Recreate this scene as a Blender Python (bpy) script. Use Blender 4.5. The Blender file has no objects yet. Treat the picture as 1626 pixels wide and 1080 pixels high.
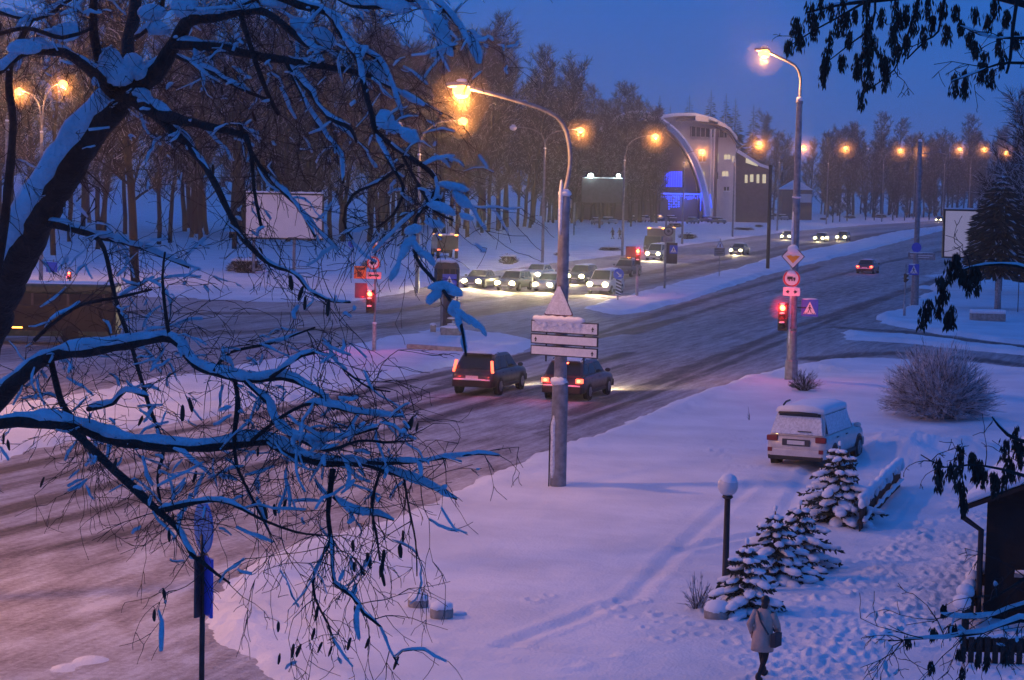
import bpy, math, random
import numpy as np
from mathutils import Vector as V, Matrix, Euler, Quaternion
R = math.radians
sc = bpy.context.scene
C = sc.collection
# ---------------------------------------------------------------- camera
HC = 8.6; PITCH = 4.24; ROLL = 1.2; FPX = 3400.0
CM = Matrix.Rotation(R(90 - PITCH), 3, 'X') @ Matrix.Rotation(R(ROLL), 3, 'Z')
cam = bpy.data.objects.new('camera', bpy.data.cameras.new('camera'))
C.objects.link(cam); sc.camera = cam
cam.location = (0, 0, HC); cam.rotation_euler = CM.to_euler()
cam.data.lens = 36 * FPX / 1626; cam.data.sensor_width = 36
cam.data.clip_start = .1; cam.data.clip_end = 5000
# ---------------------------------------------------------------- world: deep blue dusk
w = bpy.data.worlds.new('World'); sc.world = w; w.use_nodes = True
nt = w.node_tree; bg = nt.nodes['Background']
tc = nt.nodes.new('ShaderNodeTexCoord'); sx = nt.nodes.new('ShaderNodeSeparateXYZ')
cr = nt.nodes.new('ShaderNodeValToRGB'); ns = nt.nodes.new('ShaderNodeTexNoise')
nt.links.new(tc.outputs['Generated'], sx.inputs[0]); nt.links.new(sx.outputs['Z'], cr.inputs[0])
e = cr.color_ramp.elements
e[0].position = 0; e[0].color = (.020, .110, .420, 1)
e[1].position = 1; e[1].color = (.020, .105, .450, 1)
a = e.new(.10); a.color = (.012, .106, .430, 1)
a = e.new(.30); a.color = (.005, .096, .420, 1)
ns.inputs['Scale'].default_value = 2.2; ns.inputs['Detail'].default_value = 4
mp = nt.nodes.new('ShaderNodeMapping'); mp.inputs['Scale'].default_value = (1, 1, 4)
nt.links.new(tc.outputs['Generated'], mp.inputs[0]); nt.links.new(mp.outputs[0], ns.inputs[0])
mr = nt.nodes.new('ShaderNodeMapRange'); mr.inputs[1].default_value = .3; mr.inputs[2].default_value = .7
mr.inputs[3].default_value = .92; mr.inputs[4].default_value = 1.08
nt.links.new(ns.outputs[0], mr.inputs[0])
vm = nt.nodes.new('ShaderNodeVectorMath'); vm.operation = 'SCALE'
nt.links.new(cr.outputs[0], vm.inputs[0]); nt.links.new(mr.outputs[0], vm.inputs['Scale'])
nt.links.new(vm.outputs[0], bg.inputs[0]); bg.inputs[1].default_value = 1.22
# ---------------------------------------------------------------- exposure
vs = sc.view_settings; vs.view_transform = 'Standard'; vs.look = 'None'
vs.exposure = 0.0; vs.gamma = 1
LK = 1.0          # strength of all street lamps together
# ---------------------------------------------------------------- helpers
def ray(px, py): return CM @ V(((px - 813) / FPX, -(py - 540) / FPX, -1))
def G(px, py, z=0.0):
    d = ray(px, py); t = (z - HC) / d.z; return V((d.x * t, d.y * t, z))
def P(px, py, dep): return V((0, 0, HC)) + ray(px, py) * dep
def proj(p):
    q = CM.transposed() @ (V(p) - V((0, 0, HC))); return (813 + FPX * q.x / -q.z, 540 - FPX * q.y / -q.z)
def depth(p): return -(CM.transposed() @ (V(p) - V((0, 0, HC)))).z
def topz(b, py):                       # height a post on b must have to reach picture row py
    lo, hi = b.z, b.z + 60
    for _ in range(40):
        m = (lo + hi) / 2
        if proj((b.x, b.y, m))[1] > py: lo = m
        else: hi = m
    return lo
def mat(name, col, rough=.7, metal=0, var=.12, scale=6, bump=0, col2=None, emit=0, ecol=None, coat=0, obj=True):
    m = bpy.data.materials.new(name); m.use_nodes = True; t = m.node_tree; b = t.nodes['Principled BSDF']
    b.inputs['Roughness'].default_value = rough; b.inputs['Metallic'].default_value = metal
    if coat: b.inputs['Coat Weight'].default_value = coat
    tcn = t.nodes.new('ShaderNodeTexCoord'); n = t.nodes.new('ShaderNodeTexNoise')
    n.inputs['Scale'].default_value = scale; n.inputs['Detail'].default_value = 5
    t.links.new(tcn.outputs['Object'], n.inputs[0])
    r = t.nodes.new('ShaderNodeValToRGB'); r.color_ramp.elements[0].position = .35; r.color_ramp.elements[1].position = .65
    c2 = col2 or tuple(min(1, c * (1 + var)) for c in col); c1 = col if col2 else tuple(c * (1 - var) for c in col)
    r.color_ramp.elements[0].color = (*c1, 1); r.color_ramp.elements[1].color = (*c2, 1)
    t.links.new(n.outputs[0], r.inputs[0]); t.links.new(r.outputs[0], b.inputs['Base Color'])
    if bump:
        bp = t.nodes.new('ShaderNodeBump'); bp.inputs['Strength'].default_value = bump; bp.inputs['Distance'].default_value = .05
        n2 = t.nodes.new('ShaderNodeTexNoise'); n2.inputs['Scale'].default_value = scale * 4; n2.inputs['Detail'].default_value = 6
        t.links.new(tcn.outputs['Object'], n2.inputs[0])
        t.links.new(n2.outputs[0], bp.inputs['Height']); t.links.new(bp.outputs[0], b.inputs['Normal'])
    if emit:
        b.inputs['Emission Color'].default_value = (*(ecol or col), 1); b.inputs['Emission Strength'].default_value = emit
    return m
M = {}
M['snow'] = mat('snow', (.80, .82, .86), .75, var=.03, scale=3, bump=.25)
M['tree_snow'] = mat('tree_snow', (.68, .71, .77), .85, var=.14, scale=7, bump=1.0)
M['snowy'] = mat('snow_crust', (.70, .72, .76), .8, var=.15, scale=14, bump=.4)
M['steel'] = mat('galvanised_steel', (.24, .24, .26), .55, .35, .25, 5, .08)
M['frosty'] = mat('frosted_metal', (.36, .36, .38), .6, .2, .35, 9, .2)
M['darkmetal'] = mat('dark_metal', (.03, .03, .035), .5, .4, .3, 8)
M['concrete'] = mat('concrete', (.30, .28, .26), .9, 0, .25, 5, .4)
M['wood'] = mat('dark_wood', (.035, .022, .018), .85, 0, .4, 7, .4)
M['bark'] = mat('bark', (.022, .017, .015), .9, 0, .5, 9, .8)
M['bark_far'] = mat('tree_bark', (.015, .012, .013), .9, 0, .4, 2, .3)
M['twig'] = mat('twigs', (.026, .019, .018), .85, 0, .4, 3)
M['twig_far'] = mat('crown_twigs', (.013, .011, .014), .9, 0, .5, .3)
M['frosttwig'] = mat('frosted_twigs', (.50, .50, .54), .9, 0, .4, 5)
M['seed'] = mat('dry_seed_pods', (.045, .022, .014), .85, 0, .5, 12)
M['needle'] = mat('spruce_needles', (.016, .030, .024), .85, 0, .5, 10)
M['plastic'] = mat('black_plastic', (.015, .015, .017), .5, 0, .2, 8)
M['glass'] = mat('car_glass', (.015, .018, .022), .08, 0, .1, 2)
M['rubber'] = mat('tyre_rubber', (.02, .02, .02), .9, 0, .3, 12, .3)
M['rim'] = mat('wheel_rim', (.35, .35, .36), .4, .8, .1, 8)
M['chrome'] = mat('chrome', (.5, .5, .5), .25, 1, .05, 8)
M['plate'] = mat('licence_plate', (.65, .63, .60), .5, 0, .05, 20)
M['white'] = mat('white_sign_paint', (.72, .72, .74), .5, 0, .06, 9)
M['blue'] = mat('blue_sign_paint', (.02, .08, .55), .45, 0, .08, 9)
M['red'] = mat('red_sign_paint', (.55, .02, .02), .45, 0, .1, 9)
M['black'] = mat('black_sign_paint', (.015, .015, .02), .5, 0, .1, 9)
M['yellow'] = mat('amber_sign_paint', (.75, .32, .02), .45, 0, .1, 9)
M['orangeb'] = mat('orange_board_paint', (.55, .20, .05), .6, 0, .2, 9)
M['board'] = mat('blank_glow_poster', (.55, .50, .53), .6, 0, .05, .8, emit=.16, ecol=(.95, .80, 1))  # emission stands in for street lamp light falling on the face
M['poster'] = mat('blank_poster', (.60, .54, .58), .6, 0, .05, .8, emit=.05, ecol=(.95, .80, 1))  # faint emission put in for lamplight on this unlit poster
M['darkpanel'] = mat('dark_panel', (.05, .05, .06), .7, 0, .3, 2)
M['lamp'] = mat('lit_sodium_lamp', (1, .5, .1), .5, var=0, emit=7, ecol=(1, .45, .07))
M['head'] = mat('lit_headlamp', (1, .9, .6), .3, var=0, emit=12, ecol=(1, .84, .42))
M['tail'] = mat('lit_tail_lamp', (.6, .05, .02), .3, var=0, emit=4.5, ecol=(1, .10, .05))
M['taildim'] = mat('unlit_tail_lamp', (.22, .015, .02), .3, var=.1)
M['amber'] = mat('lit_marker_lamp', (1, .4, .05), .3, var=0, emit=9, ecol=(1, .33, .05))
M['redon'] = mat('lit_red_signal', (1, .05, .02), .3, var=0, emit=14, ecol=(1, .09, .04))
M['redcore'] = mat('lit_red_signal_core', (1, .3, .05), .3, var=0, emit=20, ecol=(1, .35, .05))
M['whitelamp'] = mat('lit_white_lamp', (.8, 1, .9), .3, var=0, emit=40, ecol=(.75, 1, .9))
M['bluelamp'] = mat('blue_light_string', (.05, .1, 1), .3, var=0, emit=2.2, ecol=(.03, .10, 1))
M['litwin'] = mat('lit_window', (.9, .85, .5), .3, var=0, emit=.55, ecol=(.95, .85, .45))
M['globe'] = mat('frosted_globe', (.62, .62, .64), .35, 0, .04, 3)
M['facade'] = mat('pale_facade', (.62, .58, .58), .8, 0, .06, .4)
M['darkwall'] = mat('dark_wall', (.085, .075, .11), .85, 0, .2, 1)
M['kiosk'] = mat('kiosk_wall', (.010, .008, .008), .85, 0, .35, 3, .3)
def paint(name, col, dirt=.25):
    return mat(name, col, .38, .1, dirt, 5, 0, coat=.5, col2=tuple(c * .8 + .035 for c in col))
M['p_black'] = paint('black_car_paint', (.010, .008, .010))
M['p_maroon'] = paint('dark_plum_car_paint', (.030, .007, .012))
M['p_white'] = paint('white_car_paint', (.62, .58, .56), .15)
M['p_grey'] = paint('grey_car_paint', (.12, .12, .13))
M['p_silver'] = paint('silver_car_paint', (.38, .38, .40))
M['p_green'] = paint('dark_green_paint', (.012, .04, .012))
M['p_dark'] = paint('dirty_dark_paint', (.035, .03, .03))

def tag(o, label=None, cat=None, group=None, kind=None):
    if label: o['label'] = label
    if cat: o['category'] = cat
    if group: o['group'] = group
    if kind: o['kind'] = kind
    return o
def empty(name, loc, rz=0, label=None, cat=None, group=None):
    o = bpy.data.objects.new(name, None); C.objects.link(o); o.empty_display_size = .3
    o.location = loc; o.rotation_euler = (0, 0, rz); return tag(o, label, cat, group)
def dup(o, loc=None, rz=None, label=None, group=None, parent=None, scale=None):
    c = o.copy(); C.objects.link(c)
    if parent is not None: c.parent = parent
    if loc is not None: c.location = loc
    if rz is not None: c.rotation_euler = (0, 0, rz)
    if scale is not None: c.scale = (scale,) * 3 if isinstance(scale, (int, float)) else scale
    if label: c['label'] = label
    if group: c['group'] = group
    for ch in list(o.children): dup(ch, parent=c)
    return c
class MB:
    def __init__(s, root=None, T=None):
        s.v = []; s.f = []; s.m = []
        s.T = T or Matrix.Identity(4)
        if root is not None:
            s.T = (Matrix.Translation(root.location) @ Matrix.Rotation(root.rotation_euler.z, 4, 'Z')).inverted() @ s.T
    def add(s, vs, fs, k=0):
        n = len(s.v); T = s.T
        s.v.extend([tuple(T @ V(p)) for p in vs])
        s.f.extend([tuple(i + n for i in f) for f in fs]); s.m.extend([k] * len(fs)); return s
    def box(s, c, d, k=0, rz=0, L=None):
        x, y, z = d[0] / 2, d[1] / 2, d[2] / 2
        vs = [V((a * x, b * y, e * z)) for a in (-1, 1) for b in (-1, 1) for e in (-1, 1)]
        if rz: q = Matrix.Rotation(rz, 3, 'Z'); vs = [q @ p for p in vs]
        if L is not None: vs = [L @ p for p in vs]
        vs = [p + V(c) for p in vs]
        return s.add(vs, [(0, 1, 3, 2), (4, 6, 7, 5), (0, 4, 5, 1), (2, 3, 7, 6), (0, 2, 6, 4), (1, 5, 7, 3)], k)
    def tube(s, pts, rads, n=6, k=0, cap=True):
        pts = [V(p) for p in pts]
        if not hasattr(rads, '__len__'): rads = [rads] * len(pts)
        vs = []; fs = []; up = None
        for i, p in enumerate(pts):
            d = (pts[min(i + 1, len(pts) - 1)] - pts[max(i - 1, 0)])
            d = d.normalized() if d.length > 1e-9 else V((0, 0, 1))
            if up is None:
                up = V((0, 0, 1)) if abs(d.z) < .9 else V((1, 0, 0))
            a = d.cross(up)
            if a.length < 1e-5: a = d.orthogonal()
            a.normalize(); b = a.cross(d); up = b
            for j in range(n):
                t = 2 * math.pi * j / n
                vs.append(p + (a * math.cos(t) + b * math.sin(t)) * rads[i])
        for i in range(len(pts) - 1):
            for j in range(n):
                fs.append((i * n + j, i * n + (j + 1) % n, (i + 1) * n + (j + 1) % n, (i + 1) * n + j))
        if cap and n > 2:
            fs.append(tuple(range(n - 1, -1, -1))); fs.append(tuple(range((len(pts) - 1) * n, len(pts) * n)))
        return s.add(vs, fs, k)
    def lathe(s, prof, n=20, k=0, c=(0, 0, 0)):
        vs = [(c[0] + r * math.cos(2 * math.pi * j / n), c[1] + r * math.sin(2 * math.pi * j / n), c[2] + z) for r, z in prof for j in range(n)]
        fs = [(i * n + j, i * n + (j + 1) % n, (i + 1) * n + (j + 1) % n, (i + 1) * n + j) for i in range(len(prof) - 1) for j in range(n)]
        fs += [tuple(range(n - 1, -1, -1)), tuple(range((len(prof) - 1) * n, len(prof) * n))]
        return s.add(vs, fs, k)
    def prism(s, poly, y0, y1, k=0, L=None):     # polygon in local XZ, extruded along Y
        n = len(poly)
        vs = [V((x, y0, z)) for x, z in poly] + [V((x, y1, z)) for x, z in poly]
        if L is not None: vs = [L @ p for p in vs]
        fs = [tuple(range(n)), tuple(range(2 * n - 1, n - 1, -1))] + [(i, i + n, (i + 1) % n + n, (i + 1) % n) for i in range(n)]
        return s.add(vs, fs, k)
    def ell(s, c, r, n=10, m=7, k=0, j=0, rnd=random):
        if not hasattr(r, '__len__'): r = (r, r, r)
        vs = []; fs = []
        for a in range(m + 1):
            t = math.pi * a / m
            for b in range(n):
                p = 2 * math.pi * b / n; q = 1 + (rnd.uniform(-j, j) if 0 < a < m else 0)
                vs.append((c[0] + r[0] * q * math.sin(t) * math.cos(p), c[1] + r[1] * q * math.sin(t) * math.sin(p), c[2] + r[2] * q * math.cos(t)))
        for a in range(m):
            for b in range(n):
                fs.append((a * n + b, (a + 1) * n + b, (a + 1) * n + (b + 1) % n, a * n + (b + 1) % n))
        return s.add(vs, fs, k)
    def loft(s, rings, k=0, cap=True):
        n = len(rings[0]); vs = [p for r in rings for p in r]
        fs = [(i * n + j, (i + 1) * n + j, (i + 1) * n + (j + 1) % n, i * n + (j + 1) % n) for i in range(len(rings) - 1) for j in range(n)]
        if cap: fs += [tuple(range(n)), tuple(range(len(vs) - 1, len(vs) - n - 1, -1))]
        return s.add(vs, fs, k)
    def build(s, name, mats, parent=None, smooth=False, bevel=0):
        me = bpy.data.meshes.new(name); me.from_pydata(s.v, [], s.f)
        if not isinstance(mats, (list, tuple)): mats = [mats]
        for m in mats: me.materials.append(M[m] if isinstance(m, str) else m)
        if len(mats) > 1: me.polygons.foreach_set('material_index', s.m)
        if smooth: me.polygons.foreach_set('use_smooth', [True] * len(s.f))
        o = bpy.data.objects.new(name, me); C.objects.link(o)
        if parent is not None: o.parent = parent
        if bevel:
            bm = o.modifiers.new('bevel', 'BEVEL'); bm.width = bevel; bm.segments = 2; bm.limit_method = 'ANGLE'; bm.angle_limit = R(40)
        return o
def light(name, kind, loc, col, power, parent=None, radius=.1, rot=None, size=None, blend=.6):
    d = bpy.data.lights.new(name, kind); d.color = col; d.energy = power; d.shadow_soft_size = radius
    if kind == 'SPOT': d.spot_size = size; d.spot_blend = blend
    o = bpy.data.objects.new(name, d); C.objects.link(o)
    if rot is not None: o.rotation_mode = 'QUATERNION'; o.rotation_quaternion = rot
    if parent is not None:
        Tp = Matrix.Translation(parent.location) @ Matrix.Rotation(parent.rotation_euler.z, 4, 'Z')
        o.parent = parent; loc = Tp.inverted() @ V(loc)
        if rot is not None: o.rotation_quaternion = Tp.inverted().to_quaternion() @ rot
    o.location = loc; return o
def smooth_path(pts, step):
    """Catmull-Rom through (point, radius)"""
    out = []; n = len(pts)
    for i in range(n - 1):
        p0, p1, p2, p3 = pts[max(i - 1, 0)], pts[i], pts[i + 1], pts[min(i + 2, n - 1)]
        m = max(2, int((p2[0] - p1[0]).length / step))
        for q in range(m):
            t = q / m
            def cr_(a, b, c, d): return .5 * ((2 * b) + (c - a) * t + (2 * a - 5 * b + 4 * c - d) * t * t + (3 * b - a - 3 * c + d) * t ** 3)
            out.append((cr_(p0[0], p1[0], p2[0], p3[0]), p1[1] + (p2[1] - p1[1]) * t))
    out.append(pts[-1]); return out
AV = 18.5                                   # the avenue runs this many degrees right of the view
U = V((math.sin(R(AV)), math.cos(R(AV)), 0)); RZ_AWAY = R(90 - AV)
# ================================================================ GROUND AND ROADS
def fnoise(x, y, seed, s, octs=4):
    """smooth sum-of-waves noise, about -1..1"""
    r = np.random.RandomState(seed); o = np.zeros_like(x); amp = 1.0; tot = 0
    for k in range(octs):
        for q in range(5):
            a = r.uniform(0, 2 * math.pi); f = s * 2 ** k * r.uniform(.7, 1.4)
            o += amp * np.sin(x * math.cos(a) * f + y * math.sin(a) * f + r.uniform(0, 6.28)) * .45
        tot += amp; amp *= .55
    return o / tot
def poly_sd(x, y, poly):
    """signed distance, negative inside"""
    n = len(poly); d2 = np.full(x.shape, 1e12); ins = np.zeros(x.shape, bool)
    for i in range(n):
        ax, ay = poly[i][0], poly[i][1]; bx, by = poly[(i + 1) % n][0], poly[(i + 1) % n][1]
        ex, ey = bx - ax, by - ay; L = ex * ex + ey * ey + 1e-9
        t = np.clip(((x - ax) * ex + (y - ay) * ey) / L, 0, 1)
        d2 = np.minimum(d2, (x - ax - t * ex) ** 2 + (y - ay - t * ey) ** 2)
        c = ((ay > y) != (by > y)) & (x < (bx - ax) * (y - ay) / (by - ay + 1e-12) + ax); ins ^= c
    return np.where(ins, -np.sqrt(d2), np.sqrt(d2))
def line_d(x, y, pts):
    d2 = np.full(x.shape, 1e12)
    for a, b in zip(pts[:-1], pts[1:]):
        ex, ey = b[0] - a[0], b[1] - a[1]; L = ex * ex + ey * ey + 1e-9
        t = np.clip(((x - a[0]) * ex + (y - a[1]) * ey) / L, 0, 1)
        d2 = np.minimum(d2, (x - a[0] - t * ex) ** 2 + (y - a[1] - t * ey) ** 2)
    return np.sqrt(d2)
def GP(lst): return [G(*p) for p in lst]
ROAD = GP([(-1500, 830), (-700, 560), (-300, 480), (0, 466), (200, 469), (419, 479), (560, 478), (640, 465), (735, 438), (850, 421), (985, 405),
    (1100, 388), (1250, 368), (1380, 357), (1500, 350), (1700, 344), (2200, 342), (2200, 362), (1800, 372), (1626, 384), (1560, 403), (1520, 425), (1480, 464),
    (1440, 489), (1395, 503), (1400, 513), (1440, 521), (1500, 531), (1626, 547), (1900, 575), (1900, 640), (1626, 592), (1500, 576), (1400, 572),
    (1300, 574), (1240, 588), (1170, 606), (1100, 631), (1000, 671), (900, 711), (735, 775), (620, 820), (470, 878), (390, 915), (338, 958),
    (330, 1005), (385, 1050), (470, 1100), (560, 1300), (-1500, 1700)])
MED_R = GP([(1700, 352), (1497, 366), (1400, 391), (1300, 416), (1200, 441), (1100, 474), (1030, 494), (980, 499), (938, 490), (962, 479), (1010, 468), (1060, 454), (1160, 429), (1250, 405), (1350, 385), (1430, 367), (1497, 359), (1700, 347)])
MED_L = GP([(-700, 850), (-200, 690), (7, 652), (141, 627), (246, 606), (327, 594), (450, 572), (531, 556), (620, 540), (700, 529), (800, 533), (848, 540), (850, 549), (800, 566),
    (714, 583), (556, 614), (419, 642), (317, 666), (218, 681), (70, 712), (0, 733), (-200, 790), (-700, 960)])
MED_S = GP([(1338, 528), (1440, 533), (1560, 548), (1700, 566), (1700, 572), (1540, 556), (1430, 545), (1340, 540)])
def road_field(x, y):
    """>0 on snow, <0 on road (metres to the edge)"""
    sd = poly_sd(x, y, ROAD)
    for m in (MED_R, MED_L, MED_S): sd = np.maximum(sd, -poly_sd(x, y, m))
    return sd
def polar(a0, a1, rs, fine=.055):
    an = np.concatenate([np.arange(a0, -16, 1.0), np.arange(-16, 16, fine), np.arange(16, a1 + .5, 1.0)])
    A, Rr = np.meshgrid(np.radians(an), rs); return (Rr * np.sin(A)), (Rr * np.cos(A)), len(rs), len(an)
def radii(a, b, k): return a * np.exp(np.arange(0, math.log(b / a) / k) * k)
def sheet(name, X, Y, Z, nr, nc, m, attr=None):
    me = bpy.data.meshes.new(name); nv = nr * nc
    co = np.stack([X.ravel(), Y.ravel(), Z.ravel()], 1)
    i = np.arange(nr - 1)[:, None] * nc + np.arange(nc - 1)[None, :]
    q = np.stack([i, i + 1, i + nc + 1, i + nc], 2).reshape(-1, 4)
    me.vertices.add(nv); me.vertices.foreach_set('co', co.ravel())
    me.loops.add(q.size); me.loops.foreach_set('vertex_index', q.ravel().astype(np.int32))
    me.polygons.add(len(q)); me.polygons.foreach_set('loop_start', (np.arange(len(q)) * 4).astype(np.int32))
    try: me.polygons.foreach_set('loop_total', np.full(len(q), 4, np.int32))
    except Exception: pass
    me.polygons.foreach_set('use_smooth', np.ones(len(q), bool))
    me.update(calc_edges=True); me.validate()
    if attr is not None:
        at = me.attributes.new('slush', 'FLOAT', 'POINT'); at.data.foreach_set('value', attr.ravel().astype(np.float32))
    me.materials.append(m); o = bpy.data.objects.new(name, me); C.objects.link(o); return o
rs = np.concatenate([radii(4, 32, .06), radii(32, 62, .0019), radii(62, 140, .0042), radii(140, 760, .012), radii(760, 4000, .08)])
X, Y, nr, nc = polar(-70, 70, rs)
sd = road_field(X, Y)
wob = fnoise(X, Y, 3, .5, 4) * .34 + fnoise(X, Y, 4, 3.0, 3) * .13 + fnoise(X, Y, 6, 9.0, 2) * .07
s2 = sd + wob
rise = 1 / (1 + np.exp(-np.clip(s2 / .16, -30, 30)))
Z = -.10 + .24 * rise
bank = np.exp(-((s2 - .55) / .55) ** 2) * (.10 + .08 * fnoise(X, Y, 8, .8, 3))
Z += np.where(sd > -1.5, bank, 0)
on = np.clip(s2, 0, 1)
Z += on * (fnoise(X, Y, 11, .22, 3) * .10 + fnoise(X, Y, 12, 1.6, 3) * .022)
def dents(X, Y, Z, a, b, n, wid, seed, dep=.034):
    rr = random.Random(seed); a = V(a); b = V(b)
    for k in range(int(n * 1.25)):
        t = rr.random(); p = a.lerp(b, t); p = p + V((rr.gauss(0, wid), rr.gauss(0, wid), 0))
        m = (abs(X - p.x) < .8) & (abs(Y - p.y) < .8)
        sz = rr.uniform(.06, .12); r2 = ((X[m] - p.x) / sz) ** 2 + ((Y[m] - p.y) / (sz * 1.6)) ** 2
        Z[m] += -dep * rr.uniform(.5, 1) * np.exp(-r2) + .03 * np.exp(-(np.sqrt(r2) - 1.6) ** 2 * 3)
for a, b, n, wd in [((1560, 850), (1440, 985), 110, .35), ((1440, 985), (1240, 1110), 120, .5), ((1530, 770), (1520, 870), 50, .3), ((1470, 840), (1370, 935), 70, .3),
                    ((1330, 925), (1230, 1100), 55, .5), ((1500, 700), (1420, 745), 40, .6), ((980, 505), (1060, 482), 60, .8), ((640, 560), (830, 540), 120, 1.2),
                    ((1000, 960), (1180, 1040), 22, 1.2), ((1180, 690), (1160, 760), 18, .8), ((1260, 590), (1340, 590), 60, .5), ((1560, 900), (1600, 1090), 60, .6)]:
    dents(X, Y, Z, G(*a), G(*b), n, wd, n)
def lump(p, r, h, seed):
    global Z
    d = np.hypot(X - p.x, Y - p.y) / r; m = d < 2.5
    Z[m] += h * np.exp(-d[m] ** 2 * 1.6) * (1 + .5 * fnoise(X[m], Y[m], seed, 2.5, 3))
for i, (p, r, h) in enumerate([((1300, 586), .9, .28), ((1330, 590), .7, .22), ((1400, 722), 1.5, .40), ((1440, 735), 1.4, .40), ((1490, 725), 1.7, .38), ((1430, 700), 1.3, .25), ((1060, 470), 1.8, .30), ((1535, 720), 1.6, .35),
        ((700, 527), 1.6, .3), ((745, 553), 2.5, .12), ((1515, 760), 1.0, .22), ((1510, 458), 3.0, .7), ((1530, 440), 3.5, .7), ((115, 1062), .7, .16), ((150, 1045), .5, .12)]):
    lump(G(*p), r, h, 40 + i)
# wheel ruts across the forecourt where cars turn in
for pts, dp in [([(1195, 775), (1130, 830), (1000, 960), (800, 1040)], .05), ([(1290, 745), (1230, 850), (1090, 880)], .05), ([(350, 990), (520, 1030), (720, 1050), (900, 1075)], .06),
                ([(340, 960), (500, 1005), (700, 1022), (960, 1060)], .05), ([(735, 960), (580, 945), (470, 925)], .04), ([(1280, 760), (1330, 735)], .07)]:
    d = line_d(X, Y, GP(pts)); Z -= dp * np.exp(-(d / .16) ** 2) - dp * .4 * np.exp(-((d - .36) / .14) ** 2)
Z -= np.where(Y > 500, 0, 0)
def snowmat():
    m = bpy.data.materials.new('snow_ground'); m.use_nodes = True; t = m.node_tree; b = t.nodes['Principled BSDF']
    b.inputs['Roughness'].default_value = .6
    tc = t.nodes.new('ShaderNodeTexCoord'); L = t.links.new
    n1 = t.nodes.new('ShaderNodeTexNoise'); n1.inputs['Scale'].default_value = .35; n1.inputs['Detail'].default_value = 6
    n2 = t.nodes.new('ShaderNodeTexNoise'); n2.inputs['Scale'].default_value = 16; n2.inputs['Detail'].default_value = 8
    n3 = t.nodes.new('ShaderNodeTexNoise'); n3.inputs['Scale'].default_value = 1.7; n3.inputs['Detail'].default_value = 5
    for n in (n1, n2, n3): L(tc.outputs['Object'], n.inputs[0])
    r = t.nodes.new('ShaderNodeValToRGB'); r.color_ramp.elements[0].position = .3; r.color_ramp.elements[1].position = .62
    r.color_ramp.elements[0].color = (.66, .67, .70, 1); r.color_ramp.elements[1].color = (.82, .83, .86, 1)
    L(n1.outputs[0], r.inputs[0]); L(r.outputs[0], b.inputs['Base Color'])
    ad = t.nodes.new('ShaderNodeMath'); ad.operation = 'MULTIPLY_ADD'; ad.inputs[1].default_value = 3.0
    L(n3.outputs[0], ad.inputs[0]); L(n2.outputs[0], ad.inputs[2])
    bp = t.nodes.new('ShaderNodeBump'); bp.inputs['Strength'].default_value = .55; bp.inputs['Distance'].default_value = .05
    L(ad.outputs[0], bp.inputs['Height']); L(bp.outputs[0], b.inputs['Normal']); return m
ground = tag(sheet('snow_ground', X, Y, Z, nr, nc, snowmat()), kind='structure')
gX, gY, gZ = X, Y, Z
_an = np.degrees(np.arctan2(X[0], Y[0]))
def gz(p):
    """height of the snow at a point"""
    r = math.hypot(p[0], p[1]); a = math.degrees(math.atan2(p[0], p[1]))
    i = int(np.argmin(abs(rs - r))); j = int(np.argmin(abs(_an - a))); return float(gZ[i, j])
def GS(px, py):
    p = G(px, py, .15); z = gz(p); return V((p.x, p.y, max(z - .02, -.01)))
# ---- the carriageway: slush, packed snow and wheel tracks
X, Y, nr, nc = polar(-70, 70, np.concatenate([radii(5, 30, .06), radii(30, 140, .006), radii(140, 760, .014), radii(760, 1500, .1)]))
SPINE = [(-700, 0), (700, 0)]
cu, su = U.y, U.x
Al = X * U.x + Y * U.y; Ac = X * U.y - Y * U.x          # along and across the avenue
slush = .45 + .15 * fnoise(Ac * 1.0, Al * .05, 21, 1.2, 3)
pxl = GP([(-1500, 1400), (-400, 700), (0, 640), (560, 600), (850, 560), (930, 600), (1010, 660), (735, 780), (300, 960), (500, 1080), (-1500, 1700)])
pk = 1 / (1 + np.exp(np.clip(poly_sd(X, Y, pxl) / 1.3, -30, 30)))
slush = slush * (1 - pk) + pk * (.33 + .12 * fnoise(Ac, Al * .04, 22, 1.0, 4))
def track(pts, wid, amt):
    global slush
    d = line_d(X, Y, GP(pts)); n = 1 + .35 * fnoise(Ac, Al * .12, len(pts) + int(wid * 100), 1.0, 3)
    k = np.exp(-(d / (wid * n)) ** 4); slush = slush * (1 - k) + k * np.clip(amt + .12 * fnoise(Ac * 2, Al * .2, 5, 2, 2), 0, 1)
track([(-300, 815), (0, 748), (218, 699), (400, 662), (560, 626), (720, 590), (850, 560), (1100, 500), (1400, 415)], .42, .93)
track([(-300, 850), (0, 775), (200, 733), (450, 678), (640, 632), (800, 588)], .34, .90)
track([(-300, 900), (0, 812), (200, 765), (400, 714), (600, 662), (720, 634), (850, 602), (1000, 560)], .40, .95)
track([(-300, 935), (0, 848), (200, 799), (450, 731), (650, 676), (850, 620), (1000, 580)], .38, .92)
track([(-300, 985), (0, 887), (150, 858), (320, 815), (420, 785)], .40, .78)
track([(420, 785), (600, 738), (800, 680)], .30, .48)
track([(800, 640), (1000, 585), (1230, 505), (1400, 452), (1626, 392)], .45, .55)
track([(900, 660), (1050, 605), (1260, 520), (1420, 468), (1600, 408)], .5, .88)
track([(700, 610), (900, 545), (1100, 482), (1300, 424)], .5, .95)
track([(860, 690), (1000, 640), (1150, 580), (1330, 505), (1500, 440)], .28, .85)
track([(1000, 530), (1200, 470), (1400, 418), (1600, 378)], .6, .9)
track([(1060, 520), (1230, 462), (1420, 409), (1620, 372)], .5, .5)
track([(1150, 545), (1300, 492), (1450, 440), (1620, 390)], .5, .45)
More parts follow.
